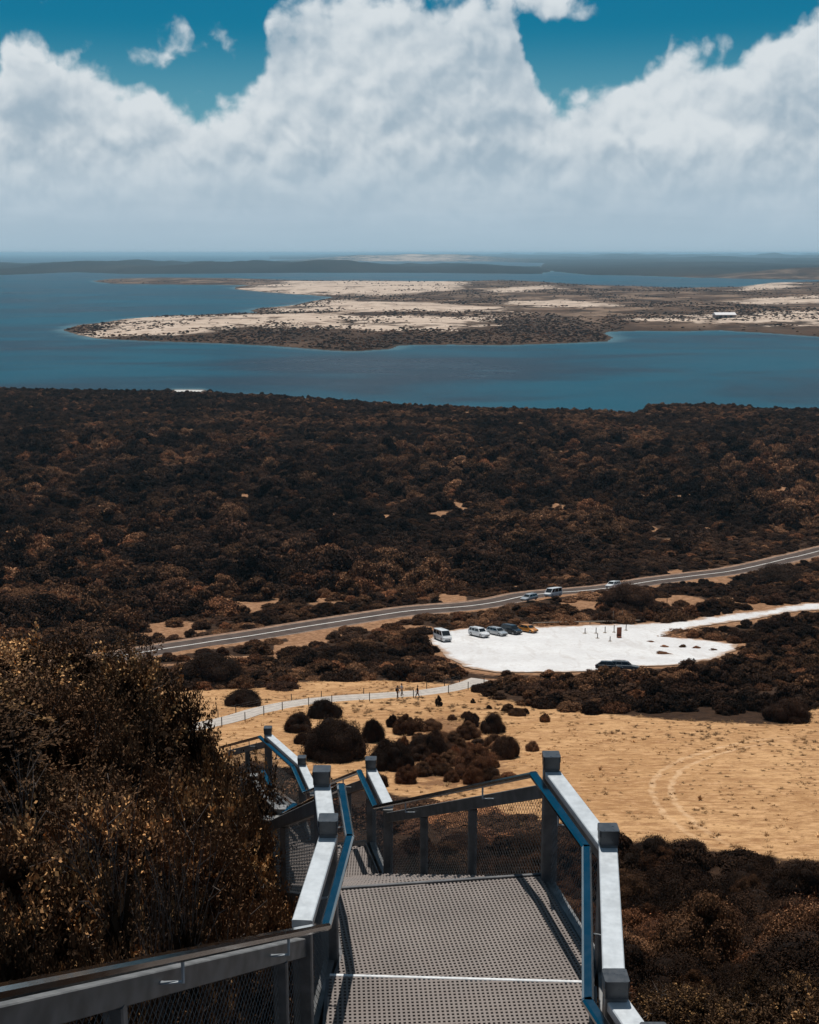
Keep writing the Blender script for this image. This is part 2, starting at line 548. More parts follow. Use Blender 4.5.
# wheel tracks left by a vehicle turning on the field
arc = [ground_at(*p) for p in [(722, 748), (690, 754), (668, 768), (656, 788), (660, 812)]]
A_ = np.array([[2 * x, 2 * y, 1] for x, y in arc]); B_ = np.array([x * x + y * y for x, y in arc])
cx, cy, cc = np.linalg.lstsq(A_, B_, rcond=None)[0]; rad = math.sqrt(cc + cx * cx + cy * cy)
sep = nt.nodes.new('ShaderNodeSeparateXYZ'); q.put(sep.inputs[0], P)
dx = q.m('SUBTRACT', sep.outputs[0], cx); dy = q.m('SUBTRACT', sep.outputs[1], cy)
wobble = q.m('MULTIPLY', q.m('SUBTRACT', q.noise(P, .5, 3), .5), 1.1)
rr = q.m('ADD', q.m('SQRT', q.m('ADD', q.m('MULTIPLY', dx, dx), q.m('MULTIPLY', dy, dy))), wobble)
tr = None
for ro in (rad, rad - 1.75):
    t = q.m('SUBTRACT', 1, q.ss(q.m('ABSOLUTE', q.m('SUBTRACT', rr, ro)), .12, .42))
    tr = t if tr is None else q.m('MAXIMUM', tr, t)
ang = q.m('ARCTAN2', dy, dx)
angs = [math.atan2(y - cy, x - cx) for x, y in arc]
angs = [a if a > -.6 else a + 2 * PI for a in angs]
ang = q.m('ADD', ang, q.m('MULTIPLY', q.m('LESS_THAN', ang, -.6), 2 * PI))
tr = q.m('MULTIPLY', tr, q.m('MULTIPLY', q.ss(ang, min(angs) - .5, min(angs)), q.m('SUBTRACT', 1, q.ss(ang, max(angs), max(angs) + .4))))
straw = q.mix(q.m('MULTIPLY', tr, q.ss(n2, .3, .6, .10, .52)), straw, (.72, .49, .30))
c = q.mix(q.ss(q.m('ADD', q.attr('soil'), q.m('MULTIPLY', q.m('SUBTRACT', n2, .5), .9)), .3, .7), litter, earth)
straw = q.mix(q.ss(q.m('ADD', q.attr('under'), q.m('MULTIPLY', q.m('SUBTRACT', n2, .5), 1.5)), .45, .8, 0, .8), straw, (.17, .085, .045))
c = q.mix(q.ss(q.m('ADD', q.attr('grass'), q.m('MULTIPLY', q.m('SUBTRACT', n2, .5), .7)), .35, .65), c, straw)
# the peninsula and the country beyond
p1 = q.noise(q.scale(P, (.012, .006, .01)), 1.0, 6, .65); p2 = q.noise(P, .045, 4, .6)
p3 = q.noise(q.scale(P, (.0010, .0005, .001)), 1.0, 5, .6)
ps = q.noise(q.scale(P, (.009, .010, .01)), 1.0, 7, .72)
heath = q.mix(q.ss(p1, .35, .65), (.040, .024, .0155), (.088, .051, .032))
heath = q.mix(q.m('MULTIPLY', q.ss(ps, .47, .62, 0, .8), q.ss(sep.outputs[1], 1550, 1900)), heath, (.27, .185, .13))
heath = q.mix(q.ss(p1, .60, .78, 0, .35), heath, (.30, .20, .135))
heath = q.mix(q.ss(p3, .52, .70, 0, .22), heath, (.24, .165, .115))
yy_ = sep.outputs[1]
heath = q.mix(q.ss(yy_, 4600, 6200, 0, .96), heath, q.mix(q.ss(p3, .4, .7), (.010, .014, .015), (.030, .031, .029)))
sandc = q.mix(q.ss(p2, .3, .7), (.42, .315, .245), (.58, .465, .375))
sm = q.m('ADD', q.attr('sand'), q.m('MULTIPLY', q.m('SUBTRACT', ps, .50), 3.0))
sm = q.m('ADD', sm, q.m('MULTIPLY', q.m('SUBTRACT', p2, .5), 1.7))
ps2 = q.noise(q.scale(P, (.0035, .0085, .01)), 1.0, 5, .62, .8)
sm = q.m('ADD', sm, q.m('MULTIPLY', q.m('SUBTRACT', ps2, .47), 2.6))
sm = q.m('MULTIPLY', q.ss(sm, .46, .92), q.ss(q.attr('sand'), 0, .2))
far_c = q.mix(sm, heath, sandc)
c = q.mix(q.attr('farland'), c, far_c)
c = q.mix(q.ss(q.m('MULTIPLY', q.attr('sand'), q.m('SUBTRACT', 1, q.attr('farland'))), .3, .5), c, (.56, .55, .53))
# dark wet margin
c = q.mix(q.ss(sep.outputs[2], .9, .1, 0, .75), c, (.055, .038, .028))
q.put(b.inputs['Base Color'], c)
b.inputs['Roughness'].default_value = .95; b.inputs['Specular IOR Level'].default_value = .05
q.put(b.inputs['Normal'], q.bump(q.m('ADD', n3, q.m('MULTIPLY', n2, 2)), .6, .25))
ground = link('ground', me, m, None, True); tag(ground, kind='structure')

# ------------------------------------------------------------------ water sheet
wr = np.concatenate([[780], rows_far[::2], [72000]])
Xw, Yw, Fw = polar(wr, 21.5, .2, 90)
shal = np.clip(1 + height(Xw, Yw) / 1.6, 0, 1)
me = np_mesh('water', np.stack([Xw, Yw, np.zeros_like(Xw)], 1), Fw, dict(shallow=shal))
m, nt, b = new_mat('water'); q = NT(nt)
P = q.pos()
w1 = q.noise(q.scale(P, (.0022, .0050, .003)), 1.0, 7, .62, 1.2); w2 = q.noise(q.scale(P, (.012, .03, .02)), 1.0, 5, .6)
wc = q.mix(q.ss(w1, .38, .62), (.0003, .009, .021), (.002, .064, .100))
wc = q.mix(q.ss(w2, .5, .75, 0, .35), wc, (.013, .078, .112))
wc = q.mix(q.ss(q.m('ADD', q.attr('shallow'), q.m('MULTIPLY', q.m('SUBTRACT', w2, .5), .6)), .45, 1.05, 0, .55), wc, (.11, .20, .225))
q.put(b.inputs['Base Color'], wc)
q.put(b.inputs['Roughness'], q.ss(w1, .3, .7, .27, .36))
b.inputs['IOR'].default_value = 1.33
b.inputs['Specular IOR Level'].default_value = .09
ch = q.noise(q.scale(P, (.22, .5, .3)), 1.0, 5, .65)
q.put(b.inputs['Normal'], q.bump(ch, .55, .9))
water = link('water', me, m, None, True); tag(water, kind='structure')


# ------------------------------------------------------------------ road, car park, footpath
def resample(pts, step):
    pts = [Vector((p[0], p[1], 0)) for p in pts]
    # Catmull-Rom
    out = []
    for i in range(len(pts) - 1):
        p0, p1, p2, p3 = pts[max(i - 1, 0)], pts[i], pts[i + 1], pts[min(i + 2, len(pts) - 1)]
        n = max(1, int((p2 - p1).length / step))
        for k in range(n):
            t = k / n
            out.append(.5 * ((2 * p1) + (p2 - p0) * t + (2 * p0 - 5 * p1 + 4 * p2 - p3) * t * t + (3 * p1 - p0 - 3 * p2 + p3) * t ** 3))
    out.append(pts[-1])
    return out


def ribbon(line, offs, lift, zfun=None):
    """strip along a line with lateral offsets; returns verts, faces"""
    vs, fs = [], []
    for i, p in enumerate(line):
        d = (line[min(i + 1, len(line) - 1)] - line[max(i - 1, 0)]).normalized()
        s = Vector((d.y, -d.x, 0))
        zc = hz(p.x, p.y)
        for o, dz in offs:
            w = p + s * o
            vs.append((w.x, w.y, zc + lift + dz))
    k = len(offs)
    for i in range(len(line) - 1):
        for j in range(k - 1):
            fs.append((i * k + j, i * k + j + 1, (i + 1) * k + j + 1, (i + 1) * k + j))
    return vs, fs


RL = resample(ROAD, 3.0)
M['asphalt'] = simple('worn asphalt', (.080, .058, .049), .92, 0, .15, .28, .5)
M['line'] = simple('road paint', (.72, .70, .66), .8, 0, .2, .12, 3)
mb = MB(); mb.add(*ribbon(RL, [(-5.0, -1.0), (-3.9, 0), (0, .06), (3.9, 0), (5.0, -1.0)], .28)); road = mb.build('road', M['asphalt']); tag(road, kind='structure')
mb = MB()
for o in (-3.1, 3.1):
    mb.add(*ribbon(RL, [(o - .07, 0), (o + .07, 0)], .318))
M['old_line'] = simple('worn road paint', (.34, .29, .25), .85, 0, .2, .3, .6)
mb.build('road_edge_line', M['old_line'], road)
mb = MB(); mb.add(*ribbon(RL, [(-.14, 0), (.14, 0)], .352)); mb.build('road_centre_line', M['line'], road)
M['gravel_edge'] = simple('pale shoulder gravel', (.25, .155, .105), .95, 0, .1, .3, .8)
mb = MB()
for o in (-3.8, 3.8):
    mb.add(*ribbon(RL, [(o - .55, 0), (o + .55, 0)], .300))
mb.build('road_shoulder', M['gravel_edge'], road)


def draped(name, poly, lift, mat, step, wob):
    pl = []
    n = len(poly)
    for i in range(n):
        a, c_ = Vector(poly[i]), Vector(poly[(i + 1) % n])
        k = max(1, int((c_ - a).length / 1.0))
        for j in range(k):
            p = a.lerp(c_, j / k)
            pl.append(Vector((p.x + wob * (float(fbm(p.x / 4, p.y / 4, 51, 3)) - .5), p.y + wob * 2 * (float(fbm(p.x / 3.1, p.y / 4, 57, 3)) - .5))))
    xs = np.array([p.x for p in pl]); ys_ = np.array([p.y for p in pl])
    gx, gy = np.meshgrid(np.arange(xs.min(), xs.max(), step), np.arange(ys_.min(), ys_.max(), step))
    gx, gy = gx.ravel(), gy.ravel()
    keep = sdf([(p.x, p.y) for p in pl], gx, gy) > step * .4
    pts = pl + [Vector((a, c_)) for a, c_ in zip(gx[keep], gy[keep])]
    vc, _, fc, *_r = delaunay_2d_cdt(pts, [], [list(range(len(pl)))], 1, 1e-4)
    vx = np.array([v.x for v in vc]); vy = np.array([v.y for v in vc])
    vz = height(vx, vy) + lift
    me_ = bpy.data.meshes.new(name); me_.from_pydata(list(zip(vx, vy, vz)), [], [tuple(f) for f in fc]); me_.update()
    bm = bmesh.new(); bm.from_mesh(me_); bmesh.ops.recalc_face_normals(bm, faces=bm.faces)
    if sum(f.normal.z for f in bm.faces) < 0:
        bmesh.ops.reverse_faces(bm, faces=bm.faces)
    bm.to_mesh(me_); bm.free()
    at_ = me_.attributes.new('inner', 'FLOAT', 'POINT'); at_.data.foreach_set('value', np.clip(sdf([(p.x, p.y) for p in pl], vx, vy), 0, 9).astype(np.float32))
    return link(name, me_, mat, None, True)


m, nt, b = new_mat('white limestone gravel'); q = NT(nt); P = q.pos()
a1 = q.noise(P, .12, 5, .6); a2 = q.noise(P, 1.3, 5, .65); a3 = q.noise(q.scale(P, (.5, .12, .3)), 1.0, 4, .6)
cc_ = q.mix(q.ss(a1, .3, .7), (.575, .565, .565), (.665, .66, .66))
cc_ = q.mix(q.ss(a2, .45, .72, 0, .6), cc_, (.49, .455, .43))
cc_ = q.mix(q.ss(a3, .55, .75, 0, .5), cc_, (.49, .46, .44))
a4 = q.noise(P, .55, 5, .65)
edge_ = q.m('ADD', q.attr('inner'), q.m('MULTIPLY', q.m('SUBTRACT', a4, .5), 4.2))
cc_ = q.mix(q.ss(edge_, 1.5, .1, 0, .9), cc_, (.33, .20, .12))
a5 = q.noise(q.scale(P, (.35, .09, .2)), 1.0, 4, .55, 1.2)
cc_ = q.mix(q.ss(a5, .56, .62, 0, .28), cc_, (.44, .40, .375))
q.put(b.inputs['Base Color'], cc_); b.inputs['Roughness'].default_value = .95; b.inputs['Specular IOR Level'].default_value = .1
q.put(b.inputs['Normal'], q.bump(a2, .4, .08))
M['lot'] = m
lot = draped('car_park', LOT, .14, M['lot'], 2.5, 1.6); tag(lot, kind='structure')
PL = resample(PATH, 1.5)
mb = MB(); mb.add(*ribbon(PL, [(-1.5, -.3), (-1.42, 0), (-.7, .02), (0, .03), (.7, .02), (1.42, 0), (1.5, -.3)], .16)); fp = mb.build('footpath', M['concrete']); tag(fp, kind='structure')

# ------------------------------------------------------------------ the stairs
stair = empty('viewing_stairs', (0, 8.5, 95.14))
tag(stair, 'grey steel stairs with perforated landings, pale topped rails and blue handrails winding downhill', 'stairs')
OFF = Vector((0, 8.5, 95.14))
RH = 3.95                                         # rail tops lie this far under the eye at the first landing


def rl(v): return Vector(v) - OFF


def post(p, foot, cap=True, w=.118, above=.075, name='post'):
    """post under rail point p (top of the rail) reaching down by foot"""
    mb = MB(); mb.beam(rl(p) - Vector((0, 0, foot)), rl(p) + Vector((0, 0, above if cap else -.06)), w, w, .008, Vector((0, 1, 0)))
    o = mb.build(name, M['steel'], stair)
    if cap:
        mb = MB()
        t = rl(p) + Vector((0, 0, above))
        mb.beam(t + Vector((0, 0, -.055)), t + Vector((0, 0, .004)), w + .008, w + .008, .004, Vector((0, 1, 0)))
        mb.beam(t + Vector((0, 0, .004)), t + Vector((0, 0, .050)), w + .016, w + .016, .010, Vector((0, 1, 0)))
        mb.build('post_cap', M['cap'], o)
    return o


def side(p, q, sgn):
    d = Vector((q.x - p.x, q.y - p.y, 0)).normalized()
    return Vector((d.y, -d.x, 0)) * sgn            # sgn +1: right of travel


def mesh_panel(p, q, drop0, drop1, pitch=.06, r=.0019):
    """diamond wire mesh between rail line p-q and a bottom rail; drop0 and drop1 below the line"""
    p, q = rl(p), rl(q)
    L = (q - p).length; H = drop1 - drop0
    d = (q - p).normalized(); dn = Vector((0, 0, -1))
    mb = MB()
    n = int((L + H) / pitch) + 1
    for sgn in (1, -1):
        for i in range(n):
            s0 = i * pitch - (H if sgn > 0 else 0)
            a, b_ = (s0, 0), (s0 + sgn * H, H)
            lo, hi = 0.0, 1.0
            for k in (0,):
                x0, x1 = a[0], b_[0]
                if x0 == x1: continue
                t0, t1 = (0 - x0) / (x1 - x0), (L - x0) / (x1 - x0)
                lo = max(lo, min(t0, t1)); hi = min(hi, max(t0, t1))
            if hi - lo < .02: continue
            w0 = p + d * (a[0] + (b_[0] - a[0]) * lo) + dn * (drop0 + H * lo)
            w1 = p + d * (a[0] + (b_[0] - a[0]) * hi) + dn * (drop0 + H * hi)
            mb.tube([w0, w1], r, 3)
    return mb.build('wire_mesh', M['wire'], stair)


def railing(p, q, inner, posts=(), slope=False, hr=None, bottom=.93, rail_w=.125, hoff=.145):
    """one straight run: p, q = rail top centre line; hr = the two ends of its handrail"""
    p, q = Vector(p), Vector(q)
    s = side(p, q, inner)
    up = Vector((0, 0, 1))
    if slope:                                       # on the flights the rail is narrow and sits under the handrail
        mb = MB(); mb.beam(rl(p) - up * .175, rl(q) - up * .175, .08, .11, .005); mb.build('top_rail', M['steel'], stair)
    else:
        mb = MB(); mb.beam(rl(p) - up * .03, rl(q) - up * .03, rail_w, .06, .006); mb.build('top_rail', M['alu'], stair)
        mb = MB(); mb.beam(rl(p) - up * .115, rl(q) - up * .115, .06, .11, .004); mb.build('rail_web', M['steel'], stair)
    mb = MB(); mb.beam(rl(p) - up * (bottom + .04), rl(q) - up * (bottom + .04), .075, .085, .005); mb.build('bottom_rail', M['steel'], stair)
    mesh_panel(p, q, .21, bottom)
    for t in posts:
        post(p.lerp(q, t) - up * (.165 if slope else 0), .95, False, .082)
    mb = MB(); mb.beam(rl(p) + s * .07 - up * 1.03, rl(q) + s * .07 - up * 1.03, .012, .16, .002); mb.build('kick_plate', M['steel'], stair)
    a, b_ = hr if hr else (p + s * hoff - up * .03, q + s * hoff - up * .03)
    mb = MB(); mb.beam(rl(a), rl(b_), .066, .044, .012); h = mb.build('handrail', M['polished'], stair)
    L = (q - p).length
    nb = max(1, int(L / 1.6))
    for k in range(nb):
        w = p.lerp(q, (k + .5) / nb)
        mb = MB()
        mb.tube([rl(w + s * hoff - up * .05), rl(w + s * hoff - up * .15), rl(w + s * .03 - up * .17)], .009, 6)
        mb.build('handrail_bracket', M['alu'], h)


def run(pts, inner, spec, hoff=.145):
    """a chain of runs whose handrails meet in mitred corners"""
    pts = [Vector(p) for p in pts]
    sd = [side(pts[i], pts[i + 1], inner) for i in range(len(pts) - 1)]
    hp = []
    for i, p in enumerate(pts):
        s0, s1 = sd[max(i - 1, 0)], sd[min(i, len(sd) - 1)]
        m_ = (s0 + s1).normalized()
        hp.append(p + m_ * (hoff / max(.6, m_.dot(s1))) - Vector((0, 0, .03)))
    for i, (posts, slope) in enumerate(spec):
        d = (hp[i + 1] - hp[i]).normalized() * .012
        railing(pts[i], pts[i + 1], inner, posts, slope, (hp[i] - d, hp[i + 1] + d), hoff=hoff)


def grating(poly, h, name='landing_grating', pl=.031, pc=.036, bw=.0150, bh=.03, ang=0.):
    """moulded grating: bars both ways clipped to a convex plan polygon"""
    poly = [Vector((x, y)) for x, y in poly]
    ca, sa = math.cos(ang), math.sin(ang)
    rot = [Vector((p.x * ca + p.y * sa, -p.x * sa + p.y * ca)) for p in poly]
    mb = MB(); z = 100 - h

    def clip(axis, v):
        xs = []
        for i in range(len(rot)):
            a, b_ = rot[i], rot[(i + 1) % len(rot)]
            if (a[axis] > v) != (b_[axis] > v):
                t = (v - a[axis]) / (b_[axis] - a[axis])
                xs.append(a[1 - axis] + t * (b_[1 - axis] - a[1 - axis]))
        return (min(xs), max(xs)) if len(xs) > 1 else None

    def back(u, w): return Vector((u * ca - w * sa, u * sa + w * ca, z))
    lo = [min(p[i] for p in rot) for i in (0, 1)]; hi = [max(p[i] for p in rot) for i in (0, 1)]
    v = lo[0] + .01
    while v < hi[0]:
        c_ = clip(0, v)
        if c_: mb.beam(rl(back(v, c_[0])) - Vector((0, 0, bh / 2)), rl(back(v, c_[1])) - Vector((0, 0, bh / 2)), bw, bh)
        v += pl
    v = lo[1] + .01
    while v < hi[1]:
        c_ = clip(1, v)
        if c_: mb.beam(rl(back(c_[0], v)) - Vector((0, 0, bh / 2 + .0025)), rl(back(c_[1], v)) - Vector((0, 0, bh / 2 + .0025)), bw * 1.15, bh)
        v += pc
    o = mb.build(name, M['grate'], stair)
    mb = MB()
    n = len(poly)
    for i in range(n):
        a, b_ = poly[i], poly[(i + 1) % n]
        mb.beam(rl((a.x, a.y, z - .10)), rl((b_.x, b_.y, z - .10)), .05, .16, .003)
    mb.build('landing_frame', M['under'], o)
    return o


M['grate'] = simple('moulded grating', (.198, .169, .155), .75, 0, .3, .12, 2)

A_r, B_r, C_r = at_h(615, 996, RH), at_h(608, 844, RH), at_h(551, 769, RH)
L_0, D_l, E_l = at_h(302, 920, RH), at_h(328.5, 834, RH), at_h(322, 784, RH)
G_r = at_h(388, 803, 6.05); F_r = at_h(371, 768, 6.05)
K_l = at_h(268, 813, 6.05); M_l = at_h(281, 802, 6.05)
I_r = at_h(302, 764, 7.92); H_r = at_h(268, 734, 7.92); A3 = at_h(314, 790, 7.92)
N_l = at_h(262, 786, 7.92); O_l = at_h(254, 771, 7.92)
H4 = H_r + Vector((-1.15, 3.2, -1.5)); O4 = O_l + Vector((-1.15, 3.2, -1.5))
Zl = at_h(-45, 978, 2.15); Zl = Zl + (Zl - L_0) * .22
A2 = at_h(654, 1052, RH); A_b = A2 + Vector((.10, -3.3, 1.65))

for p, cap in ((A2, 1), (A_r, 1), (B_r, 1), (C_r, 1), (D_l, 1), (E_l, 1), (F_r, 1), (I_r, 1), (H_r, 1)):
    post(p, 1.12, bool(cap))
post(G_r, 1.08, False, .11); post(L_0, 1.1, False, .118); post(K_l, 1.08, False, .12); post(M_l, 1.08, False, .12)
post(N_l, 1.08, False, .12); post(O_l, 1.08, False, .12); post(A3, 1.08, False, .12)

run([A_b, A2, A_r, B_r, C_r, G_r, F_r, A3, I_r, H_r, H4], -1,
    [((.45,), 1), ((), 0), ((), 0), ((), 0), ((.39, .71), 1), ((), 0), ((.35, .7), 1), ((), 0), ((), 0), ((.5,), 1)])
run([Zl, L_0, D_l, E_l, K_l, M_l, N_l, O_l, O4], 1,
    [((.42, .90), 1), ((), 0), ((), 0), ((.62,), 1), ((), 1), ((.35, .7), 1), ((), 1), ((.5,), 1)])


def xy(v): return (v.x, v.y)


# landing 1: lower panel and the panel one step up, nearer the camera
HN = 4.72
nl, nr = at_h(330, 973, HN), at_h(592, 980, HN)
ins = .04
far_l, far_r = (E_l.x + .06, E_l.y + .05), (C_r.x - .06, C_r.y + .0)
grating([xy(nl), (nr.x - .03, nr.y), (B_r.x - .075, B_r.y), far_r, far_l, (D_l.x + .09, D_l.y)], 4.86, ang=.17)
grating([(L_0.x + .15, L_0.y - .75), (A_r.x - .02, A_r.y - .75), (A_r.x - .06, A_r.y + .1), (nr.x, nr.y - .035), (nl.x, nl.y - .035), (L_0.x + .13, L_0.y)], HN, ang=.06)
mb = MB(); mb.beam(rl((nl.x, nl.y - .02, 100 - HN - .028)), rl((nr.x, nr.y - .02, 100 - HN - .028)), .028, .06, .004); mb.build('step_nosing', M['nosing'], stair)
mb = MB(); mb.beam(rl((far_l[0], far_l[1] + .035, 100 - 4.885)), rl((far_r[0], far_r[1] + .035, 100 - 4.885)), .03, .06, .004); mb.build('step_nosing', M['under'], stair)


def flight(al, ar, bl, br, ha, hb, n, top_step=0):
    """n treads from edge al-ar (h = ha) to edge bl-br (h = hb)"""
    al, ar, bl, br = [Vector(v) for v in (al, ar, bl, br)]
    for k in range(n):
        t0, t1 = k / n, (k + 1) / n
        h = ha + (hb - ha) * (k + 1) / (n + 1)
        pl_ = [al.lerp(bl, t0), ar.lerp(br, t0), ar.lerp(br, t1), al.lerp(bl, t1)]
        d = (bl - al).normalized() * .04
        pl_[0] = pl_[0] - d * .5; pl_[1] = pl_[1] - d * .5
        pl_[2] = pl_[2] - d; pl_[3] = pl_[3] - d
        ang = math.atan2(-(d.x), d.y)
        grating([(p.x, p.y) for p in pl_], h, 'stair_tread', .034, .042, .0155, .028, ang)
    mb = MB()
    for a, b_ in ((al, bl), (ar, br)):
        mb.beam(rl((a.x, a.y, 100 - ha - .28)), rl((b_.x, b_.y, 100 - hb - .28)), .07, .30, .004)
    mb.build('stringer', M['under'], stair)


G2l = (K_l.x + .10, K_l.y); G2r = (G_r.x - .08, G_r.y)
flight((far_l[0], far_l[1] + .05), (far_r[0], far_r[1] + .05), G2l, G2r, 4.86, 7.05, 12)
grating([G2l, G2r, (F_r.x - .08, F_r.y), (M_l.x + .08, M_l.y + .3)], 7.05)
T3l, T3r = (N_l.x + .08, N_l.y), (A3.x - .08, A3.y)
flight((M_l.x + .06, M_l.y + .34), (F_r.x - .08, F_r.y + .05), T3l, T3r, 7.05, 8.92, 11)
grating([T3l, T3r, (I_r.x - .08, I_r.y), (H_r.x, H_r.y - .04), (O_l.x + .08, O_l.y)], 8.92)
flight((O_l.x + .05, O_l.y + .06), (H_r.x - .05, H_r.y + .02), (O4.x, O4.y), (H4.x, H4.y), 8.92, 10.42, 8)
# flight 1, up to where the camera stands
flight((-1.55, .25), (1.10, .25), (L_0.x + .04, L_0.y - .8), (A_r.x - .02, A_r.y - .8), 1.62, HN, 17)
# legs of the structure, down to the hillside
for p, h in ((A_r, HN), (C_r, 4.86), (L_0, HN), (E_l, 4.86), (G_r, 7.05), (K_l, 7.05), (H_r, 8.92), (O_l, 8.92), (A3, 8.92), (N_l, 8.92)):
    x, y = p.x * .97, p.y + .02
    mb = MB(); mb.beam(rl((x, y, hz(x, y) - .6)), rl((x, y, 100 - h - .2)), .15, .15, .006, Vector((0, 1, 0))); mb.build('support_leg', M['under'], stair)


# ------------------------------------------------------------------ plants
def leaf_quads(pts, nrm, ln, wd, rng, tint, flat=.5):
    """one bent-free leaf quad per point, facing roughly along nrm"""
    n = len(pts)
    r = rng.normal(size=(n, 3)); nn = nrm + flat * r
    nn /= np.linalg.norm(nn, axis=1, keepdims=True) + 1e-9
    t = np.cross(nn, rng.normal(size=(n, 3))); t /= np.linalg.norm(t, axis=1, keepdims=True) + 1e-9
    b_ = np.cross(nn, t)
    L = (ln * (.6 + .8 * rng.random(n)))[:, None] * .5; W = (wd * (.6 + .8 * rng.random(n)))[:, None] * .5
    v = np.stack([pts - t * L, pts + b_ * W - t * L * .1, pts + t * L, pts - b_ * W - t * L * .1], 1).reshape(-1, 3)
    f = np.arange(4 * n).reshape(-1, 4)
    return v, f, np.repeat(tint, 4)


def lobes(rng, k, rad, hgt, flat):
    out = []
    for i in range(k):
        a = rng.random() * 2 * PI; rr_ = rad * math.sqrt(rng.random()) * .76
        top = hgt * (1 - .95 * (rr_ / rad) ** 2) * (.84 + .20 * rng.random())
        s = rad * (.17 + .32 * rng.random() ** 1.3)
        out.append((rr_ * math.cos(a), rr_ * math.sin(a), max(s * .5, top - s * flat), s, s * flat))
    return out


def dome_bush(name, seed, rad=1., hgt=.95, k=16, n=1300, ln=.2, wd=.12, flat=.8, core=True):
    rng = np.random.default_rng(seed)
    LB = lobes(rng, k, rad, hgt, flat)
    for i in range(k // 2):
        a = rng.random() * 2 * PI; r0 = rad * (.30 + .42 * rng.random()); s0 = rad * (.24 + .14 * rng.random())
        LB.append((r0 * math.cos(a), r0 * math.sin(a), s0 * flat * .55, s0, s0 * flat))
    V, Fq, T = [], [], []
    per = n // k
    for (x, y, z, s, sz) in LB:
        d = rng.normal(size=(per, 3)); d /= np.linalg.norm(d, axis=1, keepdims=True)
        d[:, 2] = np.where(d[:, 2] < -.35, -d[:, 2], d[:, 2])
        rr_ = (.66 + .40 * rng.random(per) ** .7 + (rng.random(per) < .16) * .30 * rng.random(per))[:, None]
        p = np.array([x, y, z]) + d * rr_ * np.array([s, s, sz])
        p[:, 2] = np.maximum(p[:, 2], .02)
        lob = rng.random() * .48
        tint = np.clip(lob + .36 * rng.random(per) + .0 * d[:, 2], 0, .98)
        tint = np.where(rng.random(per) < .05, 1, tint)
        v, f, t = leaf_quads(p, d, ln, wd, rng, tint, .55)
        V.append(v); Fq.append(f + sum(len(q_) for q_ in V[:-1])); T.append(t)
    if core:                                       # dark solid core filling each lobe
        for (x, y, z, s, sz) in LB:
            nu, nv = 8, 5
            vs = []
            for j in range(nv + 1):
                ph = PI * j / nv
                for i in range(nu):
                    th = 2 * PI * i / nu
                    vs.append((x + .74 * s * math.sin(ph) * math.cos(th), y + .74 * s * math.sin(ph) * math.sin(th), max(0, z + .74 * sz * math.cos(ph))))
            fs = [(j * nu + i, (j + 1) * nu + i, (j + 1) * nu + (i + 1) % nu, j * nu + (i + 1) % nu) for j in range(nv) for i in range(nu)]
            base = sum(len(q_) for q_ in V)
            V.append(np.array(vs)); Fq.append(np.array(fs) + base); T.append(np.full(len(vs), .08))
    return np_mesh(name, np.concatenate(V), np.concatenate(Fq), dict(tint=np.concatenate(T)))


